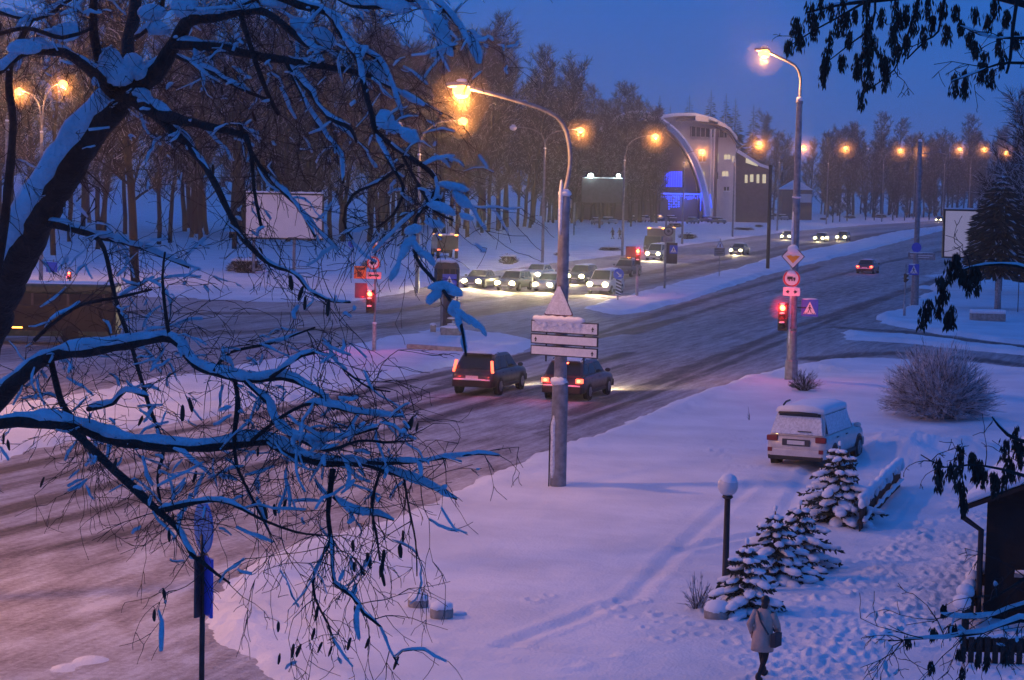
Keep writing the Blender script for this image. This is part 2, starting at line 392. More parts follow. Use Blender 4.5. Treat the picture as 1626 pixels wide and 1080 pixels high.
track([(1290, 570), (1420, 560), (1560, 572), (1700, 590)], .9, .95)
track([(1330, 520), (1430, 527), (1560, 543), (1700, 560)], .8, .98)
track([(860, 660), (700, 720), (500, 800), (300, 880)], .5, .36)
track([(250, 880), (170, 930), (150, 980), (200, 1040)], .35, .13)      # cleaner curved wheel marks
track([(420, 880), (300, 920), (230, 990), (290, 1050)], .25, .15)
track([(0, 490), (300, 498), (600, 497), (800, 470), (1000, 440), (1250, 392), (1500, 357)], 1.2, .85)
track([(0, 540), (300, 530), (600, 520), (800, 492), (1000, 455), (1250, 402), (1400, 372)], 1.4, .80)
track([(600, 475), (750, 462), (850, 462), (950, 465)], 1.0, .40)
slush = np.clip(slush + .13 * fnoise(X, Y, 61, 2.6, 3) * (Al < 75), 0, 1)
Zr = .012 * fnoise(X, Y, 31, 1.0, 2) + .010 * (1 - slush) - .0
def roadmat():
    m = bpy.data.materials.new('slushy_asphalt'); m.use_nodes = True; t = m.node_tree; b = t.nodes['Principled BSDF']; L = t.links.new
    at = t.nodes.new('ShaderNodeAttribute'); at.attribute_name = 'slush'
    tc = t.nodes.new('ShaderNodeTexCoord'); mp = t.nodes.new('ShaderNodeMapping'); mp.vector_type = 'TEXTURE'
    mp.inputs['Rotation'].default_value = (0, 0, RZ_AWAY); mp.inputs['Scale'].default_value = (9, 1, 1)
    L(tc.outputs['Object'], mp.inputs[0])
    a = t.nodes.new('ShaderNodeTexNoise'); a.inputs['Scale'].default_value = 2.6; a.inputs['Detail'].default_value = 7; a.inputs['Roughness'].default_value = .65
    L(mp.outputs[0], a.inputs[0])
    g = t.nodes.new('ShaderNodeTexNoise'); g.inputs['Scale'].default_value = 6.5; g.inputs['Detail'].default_value = 8; g.inputs['Roughness'].default_value = .7
    L(tc.outputs['Object'], g.inputs[0])
    def mth(op, x, y, clamp=False):
        n = t.nodes.new('ShaderNodeMath'); n.operation = op; n.use_clamp = clamp
        for i, q in enumerate((x, y)):
            if isinstance(q, (int, float)): n.inputs[i].default_value = q
            else: L(q, n.inputs[i])
        return n.outputs[0]
    s = mth('ADD', at.outputs['Fac'], mth('MULTIPLY', mth('SUBTRACT', a.outputs[0], .5), 1.35))
    s = mth('ADD', s, mth('MULTIPLY', mth('SUBTRACT', g.outputs[0], .5), 1.0), True)
    r = t.nodes.new('ShaderNodeValToRGB'); E = r.color_ramp.elements
    E[0].position = .02; E[0].color = (.70, .69, .71, 1); E[1].position = 1; E[1].color = (.062, .050, .050, 1)
    q = E.new(.42); q.color = (.42, .37, .37, 1); q = E.new(.75); q.color = (.18, .145, .145, 1)
    L(s, r.inputs[0]); L(r.outputs[0], b.inputs['Base Color'])
    rr = t.nodes.new('ShaderNodeMapRange'); rr.inputs[3].default_value = .9; rr.inputs[4].default_value = .68; L(s, rr.inputs[0]); L(rr.outputs[0], b.inputs['Roughness'])
    bp = t.nodes.new('ShaderNodeBump'); bp.inputs['Strength'].default_value = .7; bp.inputs['Distance'].default_value = .10
    L(mth('ADD', s, g.outputs[0]), bp.inputs['Height']); L(bp.outputs[0], b.inputs['Normal']); return m
tag(sheet('road', X, Y, Zr, nr, nc, roadmat(), slush), kind='structure')
# ================================================================ STREET LAMPS
SOD = (1.0, .42, .13)
HALO_MID = bpy.data.materials.new('halo_scatter'); HALO_MID.use_nodes = True; _t = HALO_MID.node_tree; _t.nodes.remove(_t.nodes['Principled BSDF']); _v = _t.nodes.new('ShaderNodeVolumeScatter')  # scatter volume for the added halo spheres, imitating lamp glare
_v.inputs['Color'].default_value = (1, .72, .42, 1); _v.inputs['Density'].default_value = .020; _t.links.new(_v.outputs[0], _t.nodes['Material Output'].inputs['Volume'])
HALO_CORE = HALO_MID.copy(); HALO_CORE.node_tree.nodes[_v.name].inputs['Density'].default_value = .05
HALO_RED = HALO_MID.copy(); HALO_RED.node_tree.nodes[_v.name].inputs['Density'].default_value = .16; HALO_RED.node_tree.nodes[_v.name].inputs['Color'].default_value = (1, .12, .10, 1)
HALO_OUTER = HALO_MID.copy(); HALO_OUTER.node_tree.nodes[_v.name].inputs['Density'].default_value = .012
def halo(root, c):
    # added scatter spheres that give each lamp its glow halo
    r_ = min(2.9, max(.85, (c - V((0, 0, HC))).length * .0075)); q = MB(root); q.ell(tuple(c), r_, 20, 14); o = q.build('glow_halo', HALO_OUTER, root, True); o['kind'] = 'stuff'
    
    for f_ in (.60, .32): q = MB(root); q.ell(tuple(c), r_ * f_, 16, 12); o = q.build('glow_halo', HALO_MID if f_ > .5 else HALO_CORE, root, True); o['kind'] = 'stuff'
def lamp_head(root, tip, back, lit, power, rad=.36, k=1.0):
    """luminaire at the end of an arm: housing with a glass bowl; `back` is the arm direction"""
    d = V((back.x, back.y, 0)).normalized(); L = Matrix((( -d.x, -d.y, 0), (-d.y, d.x, 0), (0, 0, 1))).transposed()
    L = Matrix(((-d.x, d.y, 0), (-d.y, -d.x, 0), (0, 0, 1)))
    b = MB(root)
    rings = []
    for x, w_, h in [(-.24, .05, .04), (-.15, .10, .07), (.05, .14, .09), (.30, .11, .07), (.42, .05, .04)]:
        rings.append([tip + L @ V((x * k, w_ * math.cos(a) * k, (h * math.sin(a) + .03) * k)) for a in [i * math.pi / 4 for i in range(8)]])
    b.loft(rings); h = b.build('lamp_head', 'steel', root, True)
    g = MB(root); g.ell(tip + V((0, 0, -.13 * k)), (rad * k, rad * k, rad * .75 * k), 14, 10)
    gl = g.build('lamp_glass', 'lamp' if lit else 'globe', h, True); gl.visible_shadow = not lit     # clear glass bowl lets the light out
    s = MB(root); s.ell(tip + V((0, 0, .15 * k)), (.14 * k, .12 * k, .05 * k), 10, 6, j=.1); s.build('snow_cap', 'snow', h, True)
    if lit:
        halo(root, tip + V((0, 0, -.30 * k)))
        light('lamp_light', 'POINT', tip + V((0, 0, -.36 * k)), SOD, power * LK, root, .14 * k)
def arm(root, top, tip, bulge=.55, r=.045):
    mid = V((top.x + (tip.x - top.x) * .12, top.y + (tip.y - top.y) * .12, top.z + (tip.z - top.z) * bulge))
    m2 = V((top.x + (tip.x - top.x) * .45, top.y + (tip.y - top.y) * .45, top.z + (tip.z - top.z) * .88))
    p = [a for a, _ in smooth_path([(top, 0), (mid, 0), (m2, 0), (tip, 0)], .25)]
    b = MB(root); b.tube(p, r, 8); b.build('arm', 'steel', root, True)
def shaft(root, base, top, r0, r1, name='shaft', m='steel', collar=None):
    b = MB(root); zs = [0, .02] + [i / 10 for i in range(1, 11)]
    pts = [base.lerp(top, z) for z in zs]; b.tube(pts, [r0 + (r1 - r0) * z for z in zs], 14)
    for c, rr in (collar or []):
        q = base.lerp(top, c); b.lathe([(rr, -.06), (rr + .02, -.05), (rr + .02, .05), (rr * .85, .07)], 14, c=q)
    return b.build(name, m, root, True)
def street_lamp(bp, shafttop, tips, label, r0=.17, r1=.10, power=1500, k=1.0, group='sodium street lamps along the avenue', base=None):
    b = base or GS(*bp); root = empty('street_lamp', b, 0, label, 'street lamp', group)
    zt = topz(b, shafttop); top = V((b.x, b.y, zt)); H = zt - b.z
    shaft(root, b - V((0, 0, .2)), top, r0, r1, collar=[(.93, r1 + .01), (.32, r0 * .9)])
    n = MB(root); n.tube([top - V((0, 0, .1)), top + V((0, 0, .55))], [r1 * .9, .05], 10); n.build('neck', 'steel', root, True)
    s = MB(root); s.ell(top + V((0, 0, .02)), (r1 + .05, r1 + .05, .10), 10, 6, j=.12); s.build('snow_cap', 'snow', root, True)
    dp = depth(b)
    for (tx, ty, lit) in tips:
        tip = P(tx, ty, dp); a0 = top + V((0, 0, .45)); arm(root, a0, tip, r=.05)
        lamp_head(root, tip, (a0 - tip) if (a0 - tip).length > .1 else V((1, 0, 0)), lit, power, k=k)
    return root
PW = 2300
street_lamp((65, 445), 210, [(100, 131, 1), (31, 143, 1)], 'twin arm street lamp with both lamps lit, far left behind the big snowy tree', power=PW)
street_lamp((10, 452), 192, [], 'bare lamp post at the left edge of the park, without visible lamp', power=PW)
street_lamp((662, 462), 246, [(632, 196, 0), (735, 190, 1)], 'twin arm street lamp whose right lamp is lit, left of the waiting cars', power=PW)
street_lamp((861, 423), 236, [(815, 201, 0), (922, 205, 1)], 'twin arm street lamp behind the waiting cars, right lamp lit brightly', power=PW)
street_lamp((988, 405), 255, [(1041, 215, 1)], 'street lamp with lit lamp in front of the dark billboard', power=PW)
street_lamp((1083, 388), 258, [(1115, 239, 1)], 'street lamp standing before the blue lit entrance of the arched building', power=PW * .7)
street_lamp((1163, 377), 256, [(1206, 227, 1)], 'street lamp in front of the right edge of the white arched building', power=PW)
street_lamp((1234, 367), 258, [(1276, 232, 1)], 'street lamp seen just left of the tall post with the road signs', power=PW)
street_lamp((1312, 356), 260, [(1343, 234, 1)], 'street lamp on the far kerb right of the tall signal post', power=PW)
street_lamp((1400, 352), 262, [(1378, 236, 0), (1430, 238, 1)], 'twin arm street lamp on the far kerb, only its right lamp lit', power=PW)
street_lamp((1450, 349), 268, [(1462, 240, 1)], 'lit street lamp right behind the tall blue grey post', power=PW)
street_lamp((1497, 349), 262, [(1524, 236, 1)], 'lit street lamp above the left edge of the white billboard', power=PW)
street_lamp((1538, 349), 268, [(1563, 236, 1)], 'lit street lamp seen over the white billboard', power=PW)
street_lamp((1575, 349), 268, [(1598, 241, 1)], 'lit street lamp shining through the snowy spruce', power=PW)
street_lamp((1606, 350), 270, [(1625, 245, 1)], 'lit street lamp at the right edge of the picture', power=PW)
# lamps standing beyond the left edge of the picture, same rows
street_lamp(None, 0, [], 'lamp post', base=None) if False else None
def off_lamp(b, label, power):
    root = empty('street_lamp', b, 0, label, 'street lamp', 'sodium street lamps along the avenue'); top = b + V((0, 0, 11.2))
    shaft(root, b, top, .17, .1)
    for s in (-1, 1):
        tip = top + V((s * 2.6, 1.2 * s, 1.7)); arm(root, top, tip); lamp_head(root, tip, top - tip, True, power)
off_lamp(V((-22, 76, 0)), 'twin arm street lamp beyond the left edge on the median', 3300)
off_lamp(V((-16, 40, 0)), 'twin arm street lamp beyond the left edge nearest to the camera', 3700)
# the two tall posts of the near kerb -------------------------------------------------
def plate(root, name, c, yaw, shape, w_, h, m, th=.03, parent=None, back='steel'):
    """flat sign plate; yaw = direction its face looks to (degrees, 0 = towards the camera)"""
    L = Matrix.Rotation(R(yaw), 4, 'Z'); b = MB(root, Matrix.Translation(c) @ L)
    if shape == 'disc': poly = [(w_ / 2 * math.cos(a), w_ / 2 * math.sin(a)) for a in [i * math.pi / 14 for i in range(28)]]
    elif shape == 'tri': poly = [(-w_ / 2, -h / 2), (-w_ / 2 + .05, -h / 2 - .03), (w_ / 2 - .05, -h / 2 - .03), (w_ / 2, -h / 2), (.04, h / 2), (-.04, h / 2)]
    elif shape == 'dia': poly = [(-w_ / 2, 0), (0, -h / 2), (w_ / 2, 0), (0, h / 2)]
    elif isinstance(shape, list): poly = shape
    else: poly = [(-w_ / 2, -h / 2), (w_ / 2, -h / 2), (w_ / 2, h / 2), (-w_ / 2, h / 2)]
    b.prism(poly, -th, 0); return b.build(name, m, parent if parent is not None else root)
def glyph(root, parent, name, c, yaw, polys, m, off=.036, th=.004):
    b = MB(root, Matrix.Translation(c) @ Matrix.Rotation(R(yaw), 4, 'Z'))
    for q in polys: b.prism(q, -off - th, -off + .002)
    return b.build(name, m, parent)
def rect(x, z, w_, h): return [(x - w_ / 2, z - h / 2), (x + w_ / 2, z - h / 2), (x + w_ / 2, z + h / 2), (x - w_ / 2, z + h / 2)]
def circ(x, z, r, n=20): return [(x + r * math.cos(2 * math.pi * i / n), z + r * math.sin(2 * math.pi * i / n)) for i in range(n)]
def ringq(r0, r1, n=24):
    o = []
    for i in range(n):
        a, b = 2 * math.pi * i / n, 2 * math.pi * (i + 1) / n
        o.append([(r0 * math.cos(a), r0 * math.sin(a)), (r1 * math.cos(a), r1 * math.sin(a)), (r1 * math.cos(b), r1 * math.sin(b)), (r0 * math.cos(b), r0 * math.sin(b))])
    return o
WALK = [circ(.0, .17, .035, 10), [(-.04, .13), (.04, .13), (.03, 0), (-.03, 0)], [(-.03, 0), (.01, 0), (-.06, -.17), (-.10, -.16)], [(0, 0), (.035, 0), (.10, -.16), (.06, -.17)],
        [(.03, .12), (.10, .03), (.08, .01), (.02, .08)], [(-.03, .12), (-.10, .04), (-.08, .02), (-.02, .08)]]
def crossing(root, c, yaw, w_=.72):
    k = w_ / .72; p = plate(root, 'crossing_sign', c, yaw, 'sq', w_, w_, 'blue')
    glyph(root, p, 'white_triangle', c, yaw, [[(-.27 * k, -.26 * k), (.27 * k, -.26 * k), (0, .27 * k)]], 'white', .032)
    glyph(root, p, 'walking_figure', c, yaw, [[(x * k * .9, (z - .06) * k * .9) for x, z in q] for q in WALK] + [rect(x * k, -.23 * k, .035 * k, .05 * k) for x in (-.2, -.12, .12, .2)], 'black', .038)
    return p
def snow_lump(root, c, r, name='snow_cap', parent=None, j=.12, seed=1):
    b = MB(root); b.ell(c, r, 12, 7, j=j, rnd=random.Random(seed)); return b.build(name, 'snow', parent if parent is not None else root, True)
def signal_head(root, c, yaw, lit=True, n=3, s=.30, name='signal_head', h2=None):
    L = Matrix.Translation(c) @ Matrix.Rotation(R(yaw), 4, 'Z')
    b = MB(root, L); H = s * 1.12 * n
    b.box((0, 0, 0), (s * 1.15, s * .7, H)); hd = b.build(name, 'plastic', root, bevel=.03)
    for i in range(n):
        z = H / 2 - s * 1.12 * (i + .5); on = lit and i == 0
        q = MB(root, L @ Matrix.Translation((0, -s * .36, z)) @ Matrix.Rotation(R(90), 4, 'X')); q.lathe([(s * .38, 0), (s * .36, .03), (s * .2, .07), (.01, .08)], 18)
        q.build('red_lamp' if i == 0 else 'lamp_lens', 'redon' if on else 'plastic', hd, True)
        v = MB(root, L); a0 = [R(t) for t in range(-20, 201, 20)]; r1 = s * .45
        vs = []; 
        for y in (-s * .34, -s * .95):
            for a in a0: vs.append((r1 * math.cos(a), y + (0 if y > -s * .5 else .25 * s * (1 - math.sin(a))), z + r1 * math.sin(a)))
            for a in a0: vs.append(((r1 - .012) * math.cos(a), y + (0 if y > -s * .5 else .25 * s * (1 - math.sin(a))), z + (r1 - .012) * math.sin(a)))
        n_ = len(a0); fs = []
        for i2 in range(n_ - 1):
            fs += [(i2, i2 + 1, 2 * n_ + i2 + 1, 2 * n_ + i2), (n_ + i2, 3 * n_ + i2, 3 * n_ + i2 + 1, n_ + i2 + 1), (2 * n_ + i2, 2 * n_ + i2 + 1, 3 * n_ + i2 + 1, 3 * n_ + i2)]
        v.add(vs, fs); v.build('visor', 'plastic', hd)
        if on:
            q = MB(root, L); q.ell((0, -s * .42, z), (s * .26, s * .2, s * .26), 12, 8); q.build('glowing_core', 'redcore', hd, True)
            light('signal_light', 'POINT', L @ V((0, -s * 1.5, z)), (1, .04, .03), 45 * (s / .3) ** 2, root, .08); q = MB(root); q.ell(tuple(L @ V((0, -s * 1.3, z))), s * 1.5, 16, 12); o_ = q.build('glow_halo', HALO_RED, hd, True); o_['kind'] = 'stuff'  # added red scatter sphere imitates the glare of the lit signal
        sn = MB(root, L); sn.ell((0, -s * .6, z + r1 + .01), (r1 * .8, s * .35, .045), 10, 6, j=.15, rnd=random.Random(i)); sn.build('snow_cap', 'snow', hd, True)
    return hd
# --- post 1: central, with a snow covered triangle and three boards
b = GS(886, 768); root = empty('signpost_lamp', b, 0, 'grey street lamp post with snow plastered triangle and three blank white boards', 'lamp post')
lean = .0; t1 = V((b.x, b.y, topz(b, 606))); t2 = V((b.x, b.y, topz(b, 307)))
shaft(root, b - V((0, 0, .3)), t1, .235, .225); shaft(root, t1, t2, .185, .150, 'upper_shaft')
snow_lump(root, t1 + V((-.05, -.1, .02)), (.25, .22, .13)); snow_lump(root, t2, (.19, .19, .12), seed=2)
cp = MB(root); cp.tube([t1 - V((0, 0, .05)), t1 + V((0, 0, .05))], [.25, .21], 14); cp.build('collar', 'steel', root, True)
# crust of snow blown on the windward side of the shaft
cr_ = MB(root); rr = random.Random(5)
cr_.tube([b + V((-.17, -.15, .25 + .22 * i)) + V((rr.uniform(-.01, .01), 0, 0)) for i in range(9)], [.03] + [rr.uniform(.06, .085) for _ in range(7)] + [.02], 8)
cr_.build('wind_blown_snow', 'snowy', root, True); cr_ = MB(root)
cr_.tube([t1 + V((-.10, -.12, 4.1 + .22 * i)) for i in range(8)], [.02] + [rr.uniform(.05, .07) for _ in range(6)] + [.02], 8)
cr_.build('wind_blown_snow', 'snowy', root, True)
cb = MB(root); cb.tube([b + V((-.26, -.14, 0)), b + V((-.26, -.14, 1.7)), b + V((-.2, -.14, 1.95))], .022, 6); cb.build('cable_pipe', 'darkmetal', root)
dp = depth(b); tip = P(733, 137, dp - 1.2)
pp = [(t2, 0), (P(905, 262, dp), 0), (P(903, 225, dp), 0), (P(893, 196, dp), 0), (P(868, 176, dp - .2), 0), (P(800, 154, dp - .7), 0), (tip, 0)]
a_ = MB(root); a_.tube([q for q, _ in smooth_path(pp, .2)], .06, 10); a_.build('arm', 'steel', root, True)
lamp_head(root, tip, V((1, .1, 0)), True, 1500, .24, 1.05)
yw = -30
def onpost(px, py, d=.0): q = P(px, py, dp); return V((b.x, b.y, topz(b, py)))
f = Matrix.Rotation(R(yw), 3, 'Z') @ V((0, -1, 0))
c = onpost(0, 476) + f * .2 + V((.02, 0, 0)); pl = plate(root, 'warning_triangle', c, yw, 'tri', .86, .76, 'snowy', .05)
tb = MB(root, Matrix.Translation(c) @ Matrix.Rotation(R(yw), 4, 'Z')); q = [(-.43, -.41), (.43, -.41), (0, .40), (-.43, -.41)]
for u0, u1 in zip(q[:-1], q[1:]): tb.tube([(u0[0], -.02, u0[1]), (u1[0], -.02, u1[1])], .03, 6)
tb.build('red_rim', mat('snowy_red_rim', (.16, .05, .06), .7), pl)
for i, (py, hh) in enumerate([(519, .34), (539, .28), (557, .28)]):
    c = onpost(0, py) + f * .22 + V((.20, -.11, 0))
    pl = plate(root, 'route_board', c, yw, 'sq', 2.12, hh, 'black', .04)
    ins = plate(root, 'white_face', c + f * .043, yw, 'sq', 2.06, hh - .06, 'snowy' if i == 0 else 'white', .004, parent=pl)
    s_ = (-1, 1)[i != 1]
    glyph(root, pl, 'arrow_symbol', c, yw, [[(s_ * .90 - .045, -.02), (s_ * .90 + .045, -.02), (s_ * .90, .06)], rect(s_ * .90, -.05, .035, .05)], 'black', .052)
    for x in (-.6, .6): br = MB(root, Matrix.Translation(c) @ Matrix.Rotation(R(yw), 4, 'Z')); br.box((x, .03, -.16), (.04, .03, .30)); br.build('bracket', 'darkmetal', root)
c = onpost(0, 514) + f * .20 + V((.20, -.11, 0)); sb = MB(root, Matrix.Translation(c) @ Matrix.Rotation(R(yw), 4, 'Z')); rr = random.Random(8)
sb.tube([(x * .1, -.03 + rr.uniform(-.01, .01), .12 + rr.uniform(-.015, .015)) for x in range(-10, 7)], [.06] + [rr.uniform(.085, .11) for _ in range(15)] + [.05], 8)
for x in (-.8, -.62, -.3, -.1, .2, .45): sb.ell((x, -.07, .0 + rr.uniform(-.05, .05)), (.10, .03, .08), 8, 6, j=.3, rnd=rr)
sb.build('snow_cap', 'snow', root, True)
# --- post 2: right, with priority diamond, lorry ban, signal and crossing sign
b = GS(1256, 603); root = empty('signal_lamp_post', b, 0, 'tallest street lamp post with priority diamond, lorry ban, red traffic light and blue crossing sign', 'lamp post')
dp = depth(b)
def onp(py): return V((b.x, b.y, topz(b, py)))
bx = MB(root); bx.tube([b - V((0, 0, .3)), onp(573), onp(571)], [.30, .28, .23], 10); bx.build('base_casing', 'steel', root)
shaft(root, onp(572), onp(525), .225, .215); shaft(root, onp(525), onp(313), .19, .16, 'middle_shaft', collar=[(0.02, .2)]); shaft(root, onp(313), onp(158), .155, .125, 'upper_shaft', collar=[(0.01, .17), (.97, .14)])
snow_lump(root, onp(158), (.15, .15, .12)); snow_lump(root, onp(313), (.2, .2, .08), seed=3)
rr = random.Random(9); cr_ = MB(root)
cr_.tube([onp(560 - i * 28) + V((-.14, -.12, 0)) for i in range(9)], [.02] + [rr.uniform(.04, .07) for _ in range(7)] + [.02], 8); cr_.build('wind_blown_snow', 'snowy', root, True)
tip = P(1214, 80, dp)
pp = [(onp(160), 0), (P(1271, 132, dp), 0), (P(1270, 118, dp), 0), (P(1262, 104, dp), 0), (P(1240, 92, dp), 0), (tip, 0)]
a_ = MB(root); a_.tube([q for q, _ in smooth_path(pp, .15)], [.055], 10) if False else a_.tube([q for q, _ in smooth_path(pp, .15)], .06, 10); a_.build('arm', 'steel', root, True)
lamp_head(root, tip, V((1, .1, 0)), True, 1500, .24, 1.05)
yw = -12; f = Matrix.Rotation(R(yw), 3, 'Z') @ V((0, -1, 0))
def atp(px, py, off=.28): q = P(px, py, dp - .35); return V((q.x, b.y, q.z)) + f * off
c = atp(1260, 407); pl = plate(root, 'priority_sign', c, yw, 'dia', 1.02, 1.08, 'white')
glyph(root, pl, 'amber_diamond', c, yw, [[(-.30, 0.02), (0, -.30), (.30, 0.02), (.12, .05), (0, .0), (-.1, .06)]], 'yellow', .034)
glyph(root, pl, 'dark_rim', c, yw, [[(-.51, 0), (-.47, 0), (0, -.50), (0, -.54)], [(0, -.54), (0, -.50), (.47, 0), (.51, 0)], [(.51, 0), (.47, 0), (0, .50), (0, .54)], [(0, .54), (0, .50), (-.47, 0), (-.51, 0)]], 'black', .034)
snow_lump(root, c + V((0, 0, .30)) + f * .05, (.26, .05, .22), parent=pl, name='snow_patch', seed=11)
c = atp(1258, 442); pl = plate(root, 'lorry_ban_sign', c, yw, 'disc', .76, 0, 'white')
glyph(root, pl, 'red_ring', c, yw, ringq(.30, .37), 'red', .034)
glyph(root, pl, 'lorry_symbol', c, yw, [rect(-.07, .02, .24, .13), rect(.12, 0, .10, .10), circ(-.1, -.08, .035, 10), circ(.02, -.08, .035, 10), circ(.12, -.08, .035, 10)], 'black', .034)
snow_lump(root, c + V((0, 0, .24)) + f * .05, (.22, .05, .12), parent=pl, name='snow_patch', seed=12)
c = atp(1258, 463); pl = plate(root, 'arrow_plate', c, yw, 'sq', .74, .36, 'white')
glyph(root, pl, 'double_arrow', c, yw, [[(-.26, 0), (-.13, .09), (-.13, -.09)], [(.26, 0), (.13, .09), (.13, -.09)], rect(0, 0, .1, .05) if False else rect(-.12, 0, .06, .05), rect(.12, 0, .06, .05)], 'black', .034)
snow_lump(root, c + V((0, 0, .18)) + f * .02, (.36, .06, .05), parent=pl, seed=13)
c = atp(1287, 489, .15); crossing(root, c, yw - 8, .74); snow_lump(root, c + V((0, .02, .39)), (.36, .05, .04), seed=14)
brk = MB(root); brk.tube([V((b.x, b.y, c.z)), V((c.x, c.y + .02, c.z))], .03, 6); brk.build('bracket', 'darkmetal', root)
c = atp(1245, 503, .32); signal_head(root, c, yw - 6, True, 3, .36)
light('signal_light', 'POINT', c + V((-.3, -.9, .5)), (1, .03, .05), 40, root, .12)
# --- post 3: slim blue grey post further down the near kerb
b = GS(1452, 486); root = empty('trolley_pole', b, 0, 'tall blue grey pole with round blue sign and name board on the snowy corner', 'pole'); dp = depth(b)
def onp(py): return V((b.x, b.y, topz(b, py)))
shaft(root, b - V((0, 0, .2)), onp(436), .30, .26); shaft(root, onp(436), onp(224), .21, .15, 'upper_shaft', collar=[(.02, .24)]); snow_lump(root, onp(224), (.16, .16, .14))
yw = -30; f = Matrix.Rotation(R(yw), 3, 'Z') @ V((0, -1, 0))
def atp(px, py, off=.3): q = P(px, py, dp - .35); return V((q.x, b.y, q.z)) + f * off
a_ = MB(root); a_.tube([onp(245), onp(245) + V((1.3, .3, .2)), onp(245) + V((2.1, .5, .0))], .04, 6); a_.tube([onp(250), onp(250) + V((1.0, .3, -.1))], .03, 6); a_.build('arm', 'steel', root, True)
pl = plate(root, 'round_blue_sign', atp(1458, 393), yw, 'disc', .72, 0, 'blue')
c = atp(1466, 407); pl = plate(root, 'name_board', c, yw, 'sq', 2.05, .50, 'steel'); snow_lump(root, c + V((0, 0, .26)), (.95, .08, .05), parent=pl)
glyph(root, pl, 'faded_stripe', c, yw, [rect(0, .06, 1.7, .06), rect(-.1, -.08, 1.4, .05)], 'white', .034)
crossing(root, atp(1454, 428), yw, .80); snow_lump(root, atp(1454, 420), (.4, .08, .05))
# ================================================================ SIGNALS AND SMALL SIGNS
def post(root, b, top, r=.05, m='steel'):
    s = MB(root); s.tube([b - V((0, 0, .2)), top], r, 10); return s.build('post', m, root, True)
# left signal on the median
b = GS(594, 556); root = empty('traffic_light', b, 0, 'traffic light glowing red on the left median, under round sign and orange board', 'traffic light', 'traffic lights of the junction'); dp = depth(b)
def up(py): return V((b.x, b.y, topz(b, py)))
def at2(px, py, off=.12): q = P(px, py, dp); return V((q.x, b.y - off, q.z))
post(root, b, up(395), .055); lo = MB(root); lo.tube([b - V((0, 0, .2)), up(513)], .10, 12); lo.build('lower_sleeve', 'frosty', root, True); snow_lump(root, up(513), (.12, .12, .06))
c = at2(589, 478, .22); signal_head(root, c, -10, True, 3, .34); light('signal_light', 'POINT', c + V((.25, -.9, .3)), (1, .03, .05), 50, root, .12)
plate(root, 'dark_backboard', at2(574, 461, .05), -10, 'sq', .62, .74, mat('plum_backboard', (.10, .05, .10), .7))
pl = plate(root, 'round_ban_sign', at2(594, 417), -10, 'disc', .66, 0, 'white'); glyph(root, pl, 'red_ring', at2(594, 417), -10, ringq(.25, .32), 'red', .034)
glyph(root, pl, 'lorry_symbol', at2(594, 417), -10, [rect(-.06, .01, .2, .11), rect(.1, 0, .08, .09), circ(-.08, -.07, .03, 8), circ(.08, -.07, .03, 8)], 'black', .034)
pl = plate(root, 'arrow_plate', at2(595, 437), -10, 'sq', .72, .34, mat('pinkish_plate', (.60, .42, .44), .5)); glyph(root, pl, 'double_arrow', at2(595, 437), -10, [[(-.28, 0), (-.15, .09), (-.15, -.09)], [(.28, 0), (.15, .09), (.15, -.09)], rect(0, 0, .34, .06)], 'black', .034)
pl = plate(root, 'orange_board', at2(573, 432), -10, 'sq', .62, .62, 'orangeb'); glyph(root, pl, 'board_symbol', at2(573, 432), -10, [rect(0, .17, .46, .10), rect(-.03, -.1, .22, .26)], mat('brown_print', (.10, .03, .03), .6), .034)
pl = plate(root, 'small_diamond_sign', at2(599, 391), -10, 'dia', .55, .6, 'yellow'); snow_lump(root, at2(599, 386, .1), (.22, .07, .10), parent=pl)
# signal on the right median
b = GS(1011, 469); root = empty('traffic_light', b, 0, 'traffic light glowing red on the tip of the right median, beside a dark square board', 'traffic light', 'traffic lights of the junction'); dp = depth(b)
post(root, b, up(392), .07); signal_head(root, at2(1012, 407, .25), 0, True, 3, .36); lo = MB(root); lo.tube([b - V((0, 0, .2)), up(438)], .12, 12); lo.build('lower_sleeve', 'frosty', root, True)
light('signal_light', 'POINT', at2(1014, 400, 1.0), (1, .03, .05), 60, root, .12)
plate(root, 'dark_backboard', at2(1001, 400, .1), 0, 'sq', .75, .85, 'darkpanel')
# small signal on the right corner
b = GS(1436, 501); root = empty('traffic_light', b, 0, 'unlit traffic light on a thin post at the right snowy corner', 'traffic light', 'traffic lights of the junction'); dp = depth(b)
post(root, b, up(420), .05); signal_head(root, at2(1436, 441, .2), 70, False, 2, .26); lo = MB(root); lo.tube([b - V((0, 0, .2)), up(469)], .09, 12); lo.build('lower_sleeve', 'frosty', root, True)
# pedestrian signals in the park
for (px, py, ty, lab, s) in [(111, 455, 437, 'small red pedestrian signal by the bus under the big tree trunk', .26), (406, 430, 400, 'small red pedestrian signal below the left billboard', .22)]:
    b = GS(px, py); root = empty('pedestrian_signal', b, 0, lab, 'pedestrian signal', 'red pedestrian signals'); dp = depth(b)
    post(root, b, up(ty - 6), .06, 'darkmetal'); signal_head(root, at2(px, ty, .15), 0, True, 2, s)
def sign_post(bp, top, label, parts, name='road_sign', r=.04, group=None):
    global b, dp
    b = GS(*bp); root = empty(name, b, 0, label, 'road sign', group); dp = depth(b); post(root, b, up(top), r)
    for q in parts: q(root)
    return root
sign_post((558, 442), 382, 'round blue sign on a thin post in the park left of the red light', [lambda r_: plate(r_, 'blue_disc', at2(559, 387), -10, 'disc', .62, 0, 'blue')])
sign_post((85, 440), 412, 'small blue board on two posts behind the pedestrian signal', [lambda r_: plate(r_, 'blue_board', at2(83, 424), -10, 'sq', .95, .8, 'blue')])
